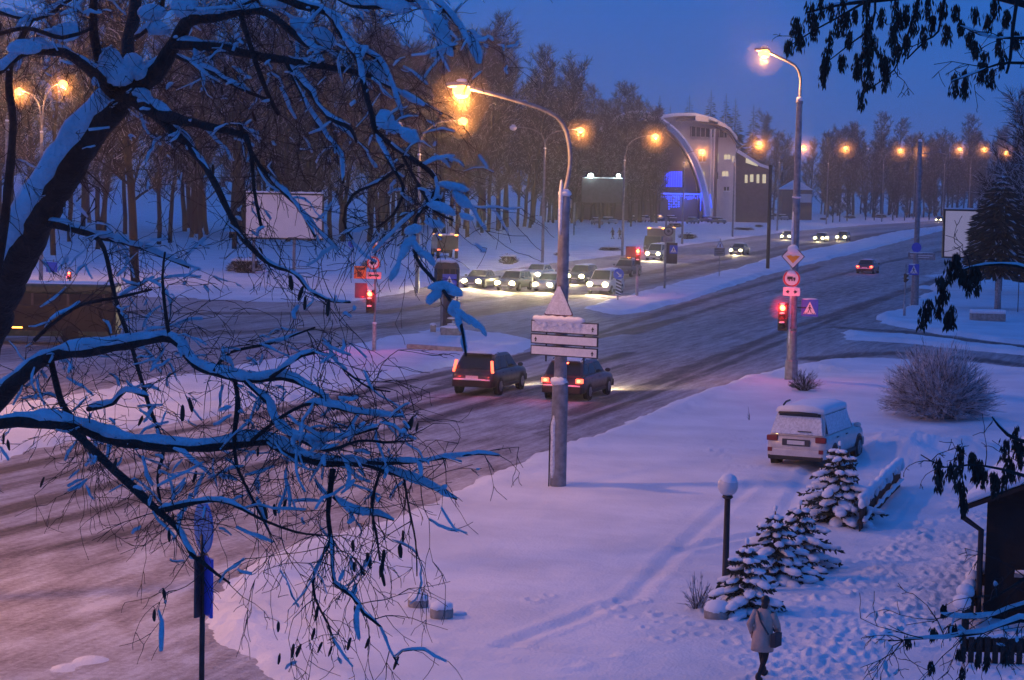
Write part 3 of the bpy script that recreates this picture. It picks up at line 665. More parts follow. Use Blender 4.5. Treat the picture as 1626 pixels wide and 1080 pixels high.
def chev(r_):
    c = at2(982, 456); p = plate(r_, 'striped_board', c, 0, 'sq', .42, 1.15, 'white'); k = []
    for i in range(5):
        z = -.46 + i * .24; k.append([(-.2, z - .02), (.2, z - .2 if z - .2 > -.57 else -.57), (.2, z - .07), (-.2, z + .11)])
    glyph(r_, p, 'black_stripes', c, 0, k, 'black', .034)
    c = at2(982, 435, .15); p = plate(r_, 'blue_disc', c, 0, 'disc', .78, 0, 'blue'); glyph(r_, p, 'white_arrow', c, 0, [[(-.18, .12), (-.12, .18), (.14, -.06), (.08, -.12)], [(.20, -.2), (.20, .04), (-.04, -.2)]], 'white', .034)
sign_post((981, 478), 425, 'round blue arrow sign above a black and white striped board on the median tip', [chev])
def clus(r_):
    plate(r_, 'round_dark_sign', at2(1061, 367), -10, 'disc', .82, 0, 'steel'); c = at2(1061, 367); glyph(r_, r_.children[-1], 'ring', c, -10, ringq(.30, .38) + ringq(.0001, .12, 12), 'darkpanel', .034)
    plate(r_, 'small_plate', at2(1060, 380), -10, 'sq', .78, .35, 'steel')
    plate(r_, 'dark_board', at2(1065, 402, .08), -14, 'sq', 1.05, 1.7, 'darkpanel'); crossing(r_, at2(1069, 396, .16), -14, .66)
sign_post((1055, 459), 345, 'grey signpost with round sign over a dark board on the right median', [clus], r=.09)
def tri(r_):
    c = at2(1143, 388); p = plate(r_, 'warning_triangle', c, 0, 'tri', .86, .76, 'white'); glyph(r_, p, 'inner_symbol', c, 0, [rect(0, -.1, .1, .3), [(-.43, -.39), (.43, -.39), (.36, -.33), (-.36, -.33)], [(-.43, -.39), (-.36, -.33), (0, .30), (0, .38)], [(.43, -.39), (.36, -.33), (0, .30), (0, .38)]], mat('dull_red', (.22, .05, .06), .6), .034)
    plate(r_, 'text_board', at2(1142, 400), 0, 'sq', .98, .74, 'steel'); glyph(r_, p, 'board_stripes', at2(1142, 400), 0, [rect(0, .2, .85, .05), rect(0, .05, .8, .06), rect(.05, -.12, .6, .08), rect(-.02, -.27, .5, .05)], 'darkpanel', .034)
sign_post((1142, 439), 379, 'triangular warning sign above a striped board, alone on the right median', [tri])
b = GS(1219, 425); root = empty('dark_mast', b, 0, 'slim black mast without lamp between the signal post and the arched building', 'mast'); post(root, b, V((b.x, b.y, topz(b, 263))), .19, 'darkmetal')
mm = MB(root); mm.tube([V((b.x, b.y, topz(b, 266))), V((b.x, b.y, topz(b, 262)))], [.22, .2], 10); mm.build('mast_cap', 'darkmetal', root)
# sign seen almost edge on at the lower left
q = P(325, 837, 29.2); b = V((q.x - .02, q.y, 0)); root = empty('road_sign', b, 0, 'blue road sign seen nearly edge on, round disc over boards, lower left', 'road sign')
post(root, b, V((b.x, b.y, q.z - .1)), .038, 'darkmetal')
p = plate(root, 'round_disc', q, -62, 'disc', .70, 0, mat('sign_back_blue', (.03, .20, .55), .4)); s_ = P(324, 928, 29.2)
plate(root, 'blue_board', s_ + V((.045, -.04, 0)), -66, 'sq', .62, .80, 'blue'); plate(root, 'grey_board', s_ + V((-.06, 0, -.02)), 68, 'sq', .30, .84, 'darkpanel')
fl = MB(root); fl.box(tuple(s_), (.04, .05, .9)); fl.build('clamp', 'darkmetal', root); snow_lump(root, q + V((0, 0, .36)), (.10, .14, .04))
# ================================================================ BILLBOARDS
def billboard(bp, x0, x1, y0, y1, label, face='board', legs=(0,), yaw=0, th=.3):
    b = GS(*bp); root = empty('billboard', b, 0, label, 'billboard', None); d = depth(b)
    a, c = P(x0, (y0 + y1) / 2, d), P(x1, (y0 + y1) / 2, d); m = (a + c) / 2; wd = (c - a).length / math.cos(R(yaw)); z1 = P((x0 + x1) / 2, y0, d).z; z0 = P((x0 + x1) / 2, y1, d).z
    m = V((m.x, b.y, (z0 + z1) / 2)); T = Matrix.Translation(m) @ Matrix.Rotation(R(yaw), 4, 'Z')
    q = MB(root, T); h = z1 - z0
    for (x, z, sx_, sz) in [(0, h / 2, wd + .2, .14), (0, -h / 2, wd + .2, .14), (-wd / 2 - .03, 0, .14, h - .14), (wd / 2 + .03, 0, .14, h - .14)]: q.box((x, 0, z), (sx_, th, sz))
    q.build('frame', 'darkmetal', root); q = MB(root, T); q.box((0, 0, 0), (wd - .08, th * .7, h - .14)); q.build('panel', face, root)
    for l in legs: q = MB(root); q.tube([V((m.x + l, b.y, b.z - .2)), V((m.x + l, b.y, z0 - .07))], .14, 10); q.build('leg', 'steel', root, True)
    q = MB(root, T); rr = random.Random(3); n_ = 14; q.tube([(-wd / 2 + wd * i / n_, 0, h / 2 + .1) for i in range(n_ + 1)], [rr.uniform(.07, .14) for _ in range(n_ + 1)], 8); q.build('snow_cap', 'snow', root, True)
    return root, m, wd, h
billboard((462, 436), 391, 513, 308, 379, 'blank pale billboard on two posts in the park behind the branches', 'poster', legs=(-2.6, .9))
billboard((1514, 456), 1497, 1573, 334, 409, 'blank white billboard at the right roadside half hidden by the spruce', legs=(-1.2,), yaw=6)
rb, m, wd, h = billboard((930, 374), 924, 992, 284, 322, 'dark billboard seen from behind with two white floodlights on its top edge', 'darkpanel', legs=(-4.6,), th=.4)
for px in (938, 982):
    q = P(px, 279, depth(m) - .8); fl = MB(rb); fl.tube([V((q.x, q.y, m.z + h / 2)), q], .05, 6); hd = fl.build('floodlight_bracket', 'darkmetal', rb)
    fl = MB(rb); fl.ell(q, (.42, .42, .36) if px == 938 else (.3, .3, .26), 12, 8); fl.build('floodlight', 'whitelamp', rb, True)
    light('flood_light', 'POINT', q + V((0, -1.2, 1.2)), (.7, 1, .95), 120, rb, .3)
# ================================================================ POLICE BOOTH ON THE MEDIAN
b = GS(708, 529); root = empty('traffic_booth', b, 0, 'round raised traffic police booth with snowy roof on the left median, steps below', 'booth'); k = 1 / (FPX / depth(b))
q = MB(root); q.lathe([(30 * k, 0), (40 * k, 4 * k), (42 * k, 20 * k), (43 * k, 46 * k), (40 * k, 54 * k), (30 * k, 60 * k)], 24, c=(b.x, b.y, b.z + 48 * k)) if False else q.lathe([(11 * k, 0), (17 * k, 5 * k), (19 * k, 16 * k), (20 * k, 48 * k), (18 * k, 54 * k), (12 * k, 59 * k)], 24, c=(b.x, b.y, b.z + 56 * k))
q.build('cabin', mat('brown_booth', (.055, .035, .035), .6), root, True)
q = MB(root)
for a in range(0, 360, 30):
    x, y = math.cos(R(a)) * 19.6 * k, math.sin(R(a)) * 19.6 * k; q.box((b.x + x, b.y + y, b.z + 92 * k), (8 * k, .03, 22 * k), rz=R(a + 90))
q.build('window', 'glass', root)
snow_lump(root, b + V((0, 0, 115 * k)), (19 * k, 19 * k, 5 * k), seed=4)
q = MB(root); q.tube([b, b + V((0, 0, 58 * k))], [9 * k, 10 * k], 12); q.build('stem', 'darkwall', root, True)
q = MB(root)
for i in range(6): q.box((b.x + (9 + i * .0) * k, b.y - (4 + i * 5) * k, b.z + (50 - i * 9) * k), (14 * k, 6 * k, 2 * k))
for s_ in (1, 17): q.tube([b + V((s_ * k, -32 * k, 0)), b + V((s_ * k, -4 * k, 54 * k)), b + V((s_ * k, -4 * k, 62 * k))], .03, 6); q.tube([b + V((s_ * k, -32 * k, 12 * k)), b + V((s_ * k, -32 * k, 0))], .03, 6)
q.build('steps', 'darkmetal', root)
q = MB(root)
for i in range(6): q.ell((b.x + 9 * k, b.y - (4 + i * 5) * k, b.z + (52 - i * 9) * k), (7 * k, 3 * k, 1.8 * k), 8, 6, j=.1)
q.build('step_snow', 'snow', root, True)
q = MB(root); q.box((b.x - 20 * k, b.y - 10 * k, b.z + 6 * k), (9 * k, 9 * k, 16 * k)); q.build('plinth', 'concrete', root, bevel=.04); q = MB(root); q.box((b.x + 10 * k, b.y - 38 * k, b.z + 5 * k), (34 * k, 6 * k, 14 * k)); q.build('plinth', 'concrete', root, bevel=.04)
q = MB(root); q.ell((b.x - 20 * k, b.y - 10 * k, b.z + 14 * k), (5.5 * k, 5.5 * k, 3 * k), 10, 6); q.ell((b.x + 10 * k, b.y - 38 * k, b.z + 12.5 * k), (18 * k, 4 * k, 3 * k), 12, 6, j=.1); q.build('plinth_snow', 'snow', root, True)
sp = MB(root); sp.tube([b + V((-6 * k, -24 * k, 0)), b + V((-6 * k, -24 * k, 88 * k))], .06, 8); sp.build('sign_post', 'steel', root, True)
crossing(root, b + V((5 * k, -25.5 * k, 84 * k)), -6, .78)
q = MB(None); a, c2 = GS(648, 553), GS(738, 559); d_ = (c2 - a); q.box(tuple((a + c2) / 2 + V((0, 0, .12))), (d_.length, .35, .22), rz=math.atan2(d_.y, d_.x))
o = q.build('kerb_block', 'concrete', bevel=.04); tag(o, 'long low concrete kerb lying in the snow before the police booth', 'kerb block')
# ================================================================ VEHICLES
def ringpts(x, w_, z0, z1, ch=.12, cb=.06, n=3):
    """closed rounded cross-section of a car body at station x"""
    h = z1 - z0; s_ = [(.88, 0), (.965, .08 * h), (1, .32 * h), (1, .62 * h), (.975, .84 * h), (.92, .96 * h), (.78, h)]
    return [(x, w_ * a, z0 + b) for a, b in s_] + [(x, -w_ * a, z0 + b) for a, b in s_[::-1]]
    o = []
    for (cy, cz, r, a0) in [(w_ - ch, z1 - ch, ch, 0), (-(w_ - ch), z1 - ch, ch, 90), (-(w_ - cb), z0 + cb, cb, 180), (w_ - cb, z0 + cb, cb, 270)]:
        for i in range(n + 1):
            a = R(a0 + 90 * i / n); o.append((x, cy + r * math.cos(a), cz + r * math.sin(a)))
    return o
CARS = {   # length, half width, ride height, belt, roof height, (windscreen base, windscreen top, roof rear, rear glass base) as x from the rear 0..L, bonnet height
    'suv':   dict(L=4.6, w=.91, z0=.32, belt=1.02, roof=1.66, g=(3.35, 2.55, .72, .10), hood=.98, wr=.35, wx=(.85, 3.62)),
    'bigsuv': dict(L=4.85, w=.94, z0=.36, belt=1.10, roof=1.82, g=(3.45, 2.9, .42, .08), hood=1.08, wr=.38, wx=(.95, 3.85)),
    'wagon': dict(L=4.7, w=.88, z0=.28, belt=.98, roof=1.56, g=(3.35, 2.65, .50, .08), hood=.90, wr=.33, wx=(.9, 3.6)),
    'sedan': dict(L=4.5, w=.87, z0=.22, belt=.90, roof=1.42, g=(3.35, 2.55, 1.25, .65), hood=.82, wr=.31, wx=(.85, 3.55)),
    'van':   dict(L=4.7, w=.92, z0=.28, belt=1.10, roof=1.88, g=(3.95, 3.25, .18, .04), hood=1.05, wr=.33, wx=(.85, 3.8)),
}
def car(kind, pm, loc, rz, label, group, head=False, tail=False, snow=.05, roofsnow=True, rearhigh=False, plates=True, power=260, cat='car', dark_lamps=False, roofrails=False, lamp_k=2.0):
    K = CARS[kind]; L, w_, z0, belt, roof, g, hood, wr = K['L'], K['w'], K['z0'], K['belt'], K['roof'], K['g'], K['hood'], K['wr']
    root = empty({'suv': 'off_road_car', 'bigsuv': 'off_road_car', 'wagon': 'estate_car', 'sedan': 'saloon_car', 'van': 'minivan'}[kind], loc, rz, label, cat, group)
    def B(): return MB(None)
    xo = -L / 2                                              # stations measured from the rear
    b = B(); st = []
    boot = belt if kind != 'sedan' else belt - .02
    prof = [(0.0, w_ * .80, z0 + .12, boot - .32), (.05, w_ * .93, z0 + .04, boot - .10), (.16, w_ * .985, z0, boot - .02), (.6, w_, z0, belt), (1.6, w_, z0, belt + .01), (2.6, w_, z0, belt), (g[0] - .1, w_, z0, belt - .01),
            (g[0] + .15, w_ * .99, z0, hood + .02), (L - .55, w_ * .97, z0, hood - .03), (L - .18, w_ * .90, z0 + .02, hood - .12), (L - .04, w_ * .80, z0 + .06, hood - .26), (L, w_ * .66, z0 + .14, hood - .38)]
    b.loft([ringpts(x + xo, a, c, d) for x, a, c, d in prof]); body = b.build('body', pm, root, True)
    # cabin: glass volume, painted roof and pillars over it
    tr = w_ * .75; tw = w_ * .93; zt = roof - .045
    fb, ft, rt, rbk = g
    def cab(x, hw, z): return V((x + xo, hw, z))
    corner = lambda s: [cab(fb, s * tw * .95, belt - .03), cab(ft, s * tr * .94, zt), cab(rt, s * tr * .96, zt - .03), cab(rbk, s * tw * .95, belt - .03)]
    lerp = lambda a, b, t_: a + (b - a) * t_
    pf = [(fb, belt - .05), (lerp(fb, ft, .5), lerp(belt - .05, zt, .5)), (lerp(fb, ft, .93), lerp(belt - .05, zt, .93)), (ft - .12, zt + .02), (ft - .4, zt + .04), ((rt + ft) / 2, roof), (rt + .35, zt + .035), (rt + .08, zt + .01),
          (lerp(rbk, rt, .92), lerp(belt - .05, zt, .90)), (lerp(rbk, rt, .5), lerp(belt - .05, zt, .5)), (rbk, belt - .05)]
    yw_ = lambda z: lerp(tw * .96, tr, max(0, min(1, (z - belt) / (roof - belt))))
    q = B(); rg = []
    for x, z in pf:
        z = max(z, belt - .045); e_ = min(.09, (z - belt + .05) * .45 + .001)
        rg.append([(x + xo, y, zz) for y, zz in [(yw_(belt), belt - .05), (yw_(z - e_), z - e_), (yw_(z) * .955, z - e_ * .28), (yw_(z) * .80, z), (0, z + e_ * .18), (-yw_(z) * .80, z), (-yw_(z) * .955, z - e_ * .28), (-yw_(z - e_), z - e_), (-yw_(belt), belt - .05)]])
    q.loft(rg); q.build('roof', pm, root, True)
    # glass: side windows between the pillars, windscreen and rear window, each a thin proud pane
    zb_, ztp = belt + .03, zt - .085
    xat = lambda z, a, b: lerp(a, b, (z - belt + .05) / (zt - belt + .05))
    f0, f1 = xat(zb_, fb, ft) - .10, xat(ztp, fb, ft) - .13; r0, r1 = xat(zb_, rbk, rt) + .16, xat(ztp, rbk, rt) + .16
    for s in (1, -1):
        for ta, tb in ((0, .36), (.40, .71), (.75, 1)):
            pts = [(lerp(f0, r0, ta), zb_), (lerp(f0, r0, tb), zb_), (lerp(f1, r1, tb), ztp), (lerp(f1, r1, ta), ztp)]; q = B()
            q.add([(x + xo, s * (yw_(z) + o), z) for o in (.008, -.02) for x, z in pts], [(0, 1, 2, 3), (7, 6, 5, 4), (0, 4, 5, 1), (1, 5, 6, 2), (2, 6, 7, 3), (3, 7, 4, 0)]); q.build('side_window', 'glass', root)
    for nm, a, b, dr in (('windscreen', fb, ft, 1), ('rear_window', rbk, rt, -1)):
        z0_, z1_ = belt + .02, zt - .05; q = B(); pts = [(xat(z0_, a, b), yw_(z0_) * .90, z0_), (xat(z0_, a, b), -yw_(z0_) * .90, z0_), (xat(z1_, a, b), -yw_(z1_) * .86, z1_), (xat(z1_, a, b), yw_(z1_) * .86, z1_)]
        q.add([(x + xo + dr * o, y, z + o * .5) for o in (.022, -.02) for x, y, z in pts], [(0, 1, 2, 3), (7, 6, 5, 4), (0, 4, 5, 1), (1, 5, 6, 2), (2, 6, 7, 3), (3, 7, 4, 0)]); q.build(nm, 'glass', root)
    if roofrails or kind == 'suv' and tail:
        q = B(); q.loft([[(rt + xo + dx, y, zt + dz) for y, dz in [(tr * .86, -.01), (tr * .84, .035), (-tr * .84, .035), (-tr * .86, -.01)]] for dx in (-.20, .12)]); q.build('spoiler', pm, root, bevel=.012)
    # wheels with dark arches
    for x in K['wx']:
        for s in (1, -1):
            q = MB(None, Matrix.Translation((x + xo, s * (w_ - .005), wr)) @ Matrix.Rotation(R(90), 4, 'X'))
            q.lathe([(wr + .06, -.012), (wr + .06, .012)], 22); q.build('wheel_arch', 'plastic', root)
            q = MB(None, Matrix.Translation((x + xo, s * (w_ - .085), wr)) @ Matrix.Rotation(R(90), 4, 'X'))
            q.lathe([(wr * .8, -.115), (wr * .97, -.105), (wr, -.06), (wr, .06), (wr * .97, .105), (wr * .8, .115)], 24); wh = q.build('wheel', 'rubber', root, True)
            q = MB(None, Matrix.Translation((x + xo, s * (w_ + .035), wr)) @ Matrix.Rotation(R(90), 4, 'X'))
            q.lathe([(wr * .62, -.01), (wr * .58, .0)], 18); 
            for a in range(5): q.box((math.cos(R(a * 72)) * wr * .3, math.sin(R(a * 72)) * wr * .3, -s * .01), (wr * .55, .05, .02), rz=R(a * 72))
            q.build('rim', 'rim', wh)
    # bumpers, sills, mirrors, handles
    q = B(); q.loft([[(x + xo, y, z) for y, z in [(w_ * k, z0 + .30), (w_ * k, z0 + .02), (-w_ * k, z0 + .02), (-w_ * k, z0 + .30)]] for x, k in [(-.07, .84), (-.03, .93), (.2, 1.005)]]); q.build('rear_bumper', 'plastic' if pm != 'p_white' else pm, root, bevel=.03)
    q = B(); q.loft([[(x + xo, y, z) for y, z in [(w_ * k, z0 + .28), (w_ * k, z0 + .0), (-w_ * k, z0 + .0), (-w_ * k, z0 + .28)]] for x, k in [(L - .15, .95), (L + .02, .84), (L + .07, .62)]]); q.build('front_bumper', pm, root, bevel=.03)
    q = B(); q.box((L * .47 + xo, 0, z0 + .03), (L * .52, w_ * 2.02, .12)); q.build('sill', 'plastic', root, bevel=.02)
    for s in (1, -1):
        q = B(); q.ell((fb - .32 + xo, s * (w_ + .11), belt + .07), (.09, .12, .085), 10, 7); q.build('mirror', pm, root, True)
        for x in (1.25, 2.3): q = B(); q.box((x + xo, s * (w_ + .01), belt - .13), (.18, .03, .03)); q.build('door_handle', 'plastic', root)
        q = B(); q.box((L - .10 + xo, s * w_ * .68, hood - .27), (.10, .30, .13), rz=-s * .35); q.build('headlight', 'head' if head else 'chrome', root, bevel=.03)
        if head and not tail:
            q = B(); q.ell((L - .03 + xo, s * w_ * .68, hood - .27), (.07 * lamp_k, .12 * lamp_k, .10 * lamp_k), 12, 8); q.build('headlight_bulb', 'head', root, True)
        if kind in ('suv',) and rearhigh:
            q = B(); q.box((.16 + xo, s * w_ * .865, belt + .14), (.10, .10, .50), L=Matrix.Rotation(R(12), 3, 'Y') @ Matrix.Rotation(R(s * 9), 3, 'X')); q.build('tail_light', 'tail' if tail else 'taildim', root, bevel=.02)
        elif kind == 'bigsuv':
            q = B(); q.box((.04 + xo, s * w_ * .80, belt - .14), (.12, .34, .17)); q.build('tail_light', 'taildim', root, bevel=.03)
            q = B(); q.box((-.06 + xo, s * w_ * .84, z0 + .26), (.06, .14, .12)); q.build('reflector', 'taildim', root, bevel=.01)
        else:
            q = B(); q.box((.04 + xo, s * w_ * .80, belt - .18), (.12, .30, .18)); q.build('tail_light', 'tail' if tail else 'taildim', root, bevel=.03)
            if tail: q = B(); q.ell((-.03 + xo, s * w_ * .78, belt - .18), (.04, .075, .06), 10, 6); q.build('brake_bulb', 'redon', root, True)
    q = B(); q.box((L + .0 + xo, 0, hood - .40), (.06, w_ * .85, .16)); q.build('grille', 'plastic', root, bevel=.02)
    if plates:
        for x in (-.035, L + .075): q = B(); q.box((x + xo, 0, (belt - .28) if x < 0 and kind != 'wagon' else z0 + .17), (.03, .52, .12)); q.build('licence_plate', 'plate', root)
    if tail or not head:
        q = B(); q.tube([(rbk + .05 + xo, .1, belt + .05), (rbk + .10 + xo, -.35, belt + .12)], .012, 5); q.build('wiper', 'plastic', root)
    if roofrails:
        for s in (1, -1): q = B(); q.tube([(rt + .15 + xo, s * tr * .9, zt + .03), (rt + .25 + xo, s * tr * .9, zt + .11), (ft - .3 + xo, s * tr * .9, zt + .12), (ft - .15 + xo, s * tr * .9, zt + .03)], .022, 6); q.build('roof_rail', 'chrome', root, True)
    if roofsnow:
        rr = random.Random(int(abs(loc[0] * 10))); q = B(); hs = snow
        rg = []
        for x in np.linspace(rt + .02, ft - .05, 8): rg.append([(x + xo, y, roof - .05 + z + (rr.uniform(-.3, .3) * hs if z > 0 else 0)) for y, z in [(tr * .93, 0), (tr * .88, hs * .8), (tr * .4, hs + .05), (-tr * .4, hs + .05), (-tr * .88, hs * .8), (-tr * .93, 0)]])
        q.loft(rg); q.build('roof_snow', 'snow', root, True)
    if tail: q = B(); q.tube([(-.05 + xo, w_ * .85, z0 + .32), (-.09 + xo, w_ * .4, z0 + .33), (-.09 + xo, -w_ * .4, z0 + .33), (-.05 + xo, -w_ * .85, z0 + .32)], [.03, .045, .04, .03], 6); q.build('bumper_snow', 'snow', root, True)
    T = Matrix.Translation(loc) @ Matrix.Rotation(rz, 4, 'Z')
    if head and power:
        o = light('headlight_beam', 'SPOT', T @ V((L / 2 + .15, 0, hood - .28)), (1, .80, .42), power, root, .12, rot=(T.to_quaternion() @ Euler((R(83), 0, R(-90))).to_quaternion()), size=R(125), blend=.8)
    if tail and power:
        for s in (1, -1): light('tail_glow', 'POINT', T @ V((-L / 2 - .35, s * w_ * .75, belt - .15)), (1, .05, .04), 9, root, .05)
    return root
def gcar(px, py): p = G(px, py); p.z = .02; return p
RA = RZ_AWAY; RT = RZ_AWAY + math.pi
def ahead(p, d): return p + U * d
# the two waiting off-road cars; the given pixel is the middle of the rear bumper on the ground
car('suv', 'p_black', ahead(gcar(749, 629), 2.3), RA, 'black off-road car waiting with tall narrow red tail lights, left of the two', 'cars heading away on the near carriageway', tail=True, head=True, rearhigh=True, power=500, roofsnow=True)
c3 = car('wagon', 'p_maroon', ahead(gcar(893, 637), 2.25), RA, 'dark plum off-road car braking with round bright red lamps, partly behind the signpost', 'cars heading away on the near carriageway', tail=True, head=True, power=1100, roofrails=True)
q = MB(None); q.box((-1.92, 0, 1.47), (.06, .24, .06)); q.build('high_brake_light', 'redon', c3)
# parked
pk_ = gcar(1263, 753); hd = V((.40, .917, 0)); pc = car('bigsuv', 'p_white', pk_ + hd * 2.4 + V((0, 0, .08)), math.atan2(hd.y, hd.x), 'white off-road car parked on the forecourt, crusted in snow', None, roofsnow=False, plates=False)
q = MB(None); rr = random.Random(4)
rg = []
for x in np.linspace(-2.12, .55, 12): rg.append([(x, y, 1.78 + z + (rr.uniform(-.02, .02) if z > 0 else 0)) for y, z in [(.74, -.06), (.72, .08), (.4, .15), (0, .17), (-.4, .15), (-.72, .08), (-.74, -.06)]])
q.loft(rg); q.build('roof_snow', 'snow', pc, True)
q = MB(None); q.loft([[(-2.36 + dx, y, z) for y, z in [(.80, z_ - .06), (.76, z_ + .02), (-.76, z_ + .02), (-.80, z_ - .06)]] for dx, z_ in [(-.07, 1.13), (.02, 1.30), (.10, 1.52)]]) if False else None
# snow plastered over the rear window, bonnet and side glass
q.v, q.f, q.m = [], [], []
def crust(pts, th=.03, k=(.1)): pass
q = MB(None); q.add([(-2.41, .80, 1.10), (-2.41, -.80, 1.10), (-2.20, -.70, 1.60), (-2.20, .70, 1.60), (-2.37, .80, 1.10), (-2.37, -.80, 1.10), (-2.1, -.68, 1.62), (-2.1, .68, 1.62)], [(3, 2, 1, 0), (4, 5, 6, 7), (0, 1, 5, 4), (1, 2, 6, 5), (2, 3, 7, 6), (3, 0, 4, 7)]); q.build('rear_window_snow', 'snowy', pc, bevel=.02)
q = MB(None); q.tube([(-2.30, .60, 1.72), (-2.31, 0, 1.74), (-2.30, -.60, 1.72)], .04, 8); q.build('spoiler_edge', 'plastic', pc, True)
q = MB(None); q.box((-2.445, 0, .86), (.03, .86, .20)); q.build('plate_recess', 'darkpanel', pc, bevel=.01); q = MB(None); q.box((-2.468, 0, .86), (.02, .54, .12)); q.build('licence_plate', 'plate', pc)
q = MB(None); q.box((-2.40, 0, .40), (.20, 1.70, .14)); q.build('bumper_skirt', 'plastic', pc, bevel=.03); q = MB(None); q.box((-2.43, -.25, 1.20), (.03, .42, .03)); q.build('wiper', 'plastic', pc)
q = MB(None); q.loft([[(x, y, z) for y, z in [(.80, z_), (.7, z_ + .07), (0, z_ + .10), (-.7, z_ + .07), (-.80, z_)]] for x, z_ in [(1.05, 1.08), (1.6, 1.05), (2.2, .98)]]); q.build('bonnet_snow', 'snow', pc, True)
q = MB(None); q.loft([[(x, y, z) for y, z in [(.72, z_), (.66, z_ + .06), (-.66, z_ + .06), (-.72, z_)]] for x, z_ in [(.5, 1.74), (1.05, 1.10)]]); q.build('windscreen_snow', 'snow', pc, True)
q = MB(None)
for x0_, x1_ in ((-1.95, -1.2), (-1.1, -.25), (-.15, .65)):
    for s in (-1,): q.add([(x0_ - .06, s * .88, 1.10), (x1_ + .06, s * .88, 1.10), (x1_ - (.15 if x1_ > .5 else -.06), s * .745, 1.68), (x0_ - .06, s * .745, 1.68), (x0_, s * .83, 1.12), (x1_, s * .83, 1.12), (x1_ - .15, s * .69, 1.66), (x0_, s * .69, 1.66)], [(0, 1, 2, 3), (7, 6, 5, 4), (0, 4, 5, 1), (1, 5, 6, 2), (2, 6, 7, 3), (3, 7, 4, 0)])
q.build('side_window_snow', 'snowy', pc, bevel=.02)
q = MB(None)
q.tube([(-1.75, .62, 1.90), (-1.5, .62, 1.98), (-1.1, .62, 1.99)], .03, 6)
q.build('roof_rail', 'plastic', pc, True)
# oncoming queue
OG = 'oncoming cars waiting with headlights on'
def onc(kind, pm, px, py, label, power=260, **k):
    p = gcar(px, py); car(kind, pm, p + U * (CARS[kind]['L'] / 2), RT, label, OG, head=True, power=power, roofsnow=True, **k)
onc('sedan', 'p_grey', 748, 458, 'grey saloon with headlights on, leftmost of the oncoming queue', 2600)
onc('wagon', 'p_grey', 801, 463, 'dark tall estate car with headlights on, second from the left in the oncoming queue', 2600)
onc('sedan', 'p_silver', 861, 464, 'silver saloon with headlights on just left of the signpost', 2600)
onc('sedan', 'p_white', 843, 446, 'white snowy car with dark windscreen behind the silver saloon', 0)
onc('wagon', 'p_dark', 912, 451, 'dark car seen right behind the signpost shaft, headlights on', 900)
onc('van', 'p_white', 948, 468, 'white minivan with headlights on, rightmost and nearest of the oncoming queue', 2600)
t = car('wagon', 'p_dark', gcar(985, 440) + U * 2, RT, 'dark patrol car with orange roof beacon behind the white minivan', OG, head=False, roofsnow=False)
q = MB(None); q.box((.1, 0, 1.66), (.25, 1.1, .12)); bc = q.build('beacon_bar', 'plastic', t, bevel=.02); q = MB(None); q.ell((.1, .25, 1.70), (.13, .2, .09), 10, 6); q.build('beacon_lamp', 'amber', bc, True)
onc('van', 'p_silver', 1036, 414, 'white van driving in behind the right traffic light, headlights on', 2600)
onc('sedan', 'p_dark', 1168, 405, 'car with bright headlights beside the triangular sign on the median', 1500, lamp_k=1.8)
onc('sedan', 'p_grey', 1247, 381, 'car with headlights just left of the tall signal post, far down the road', 900, lamp_k=2)
onc('sedan', 'p_dark', 1300, 384, 'dark car with bright headlights far down the road right of the signal post', 900, lamp_k=2.2)
onc('wagon', 'p_dark', 1335, 383, 'second far car with bright headlights right of the signal post', 900, lamp_k=2.2)
onc('wagon', 'p_dark', 1490, 353, 'farthest car with pale headlights beside the white billboard', 500, lamp_k=2.2)
# going away
car('sedan', 'p_dark', gcar(1378, 434), RA, 'dark car driving away on the near carriageway with orange tail lights', 'cars heading away on the near carriageway', tail=True, power=1)
car('sedan', 'p_dark', gcar(1560, 432), RT + .4, 'dark car with orange indicators waiting below the white billboard', None, tail=True, power=1)
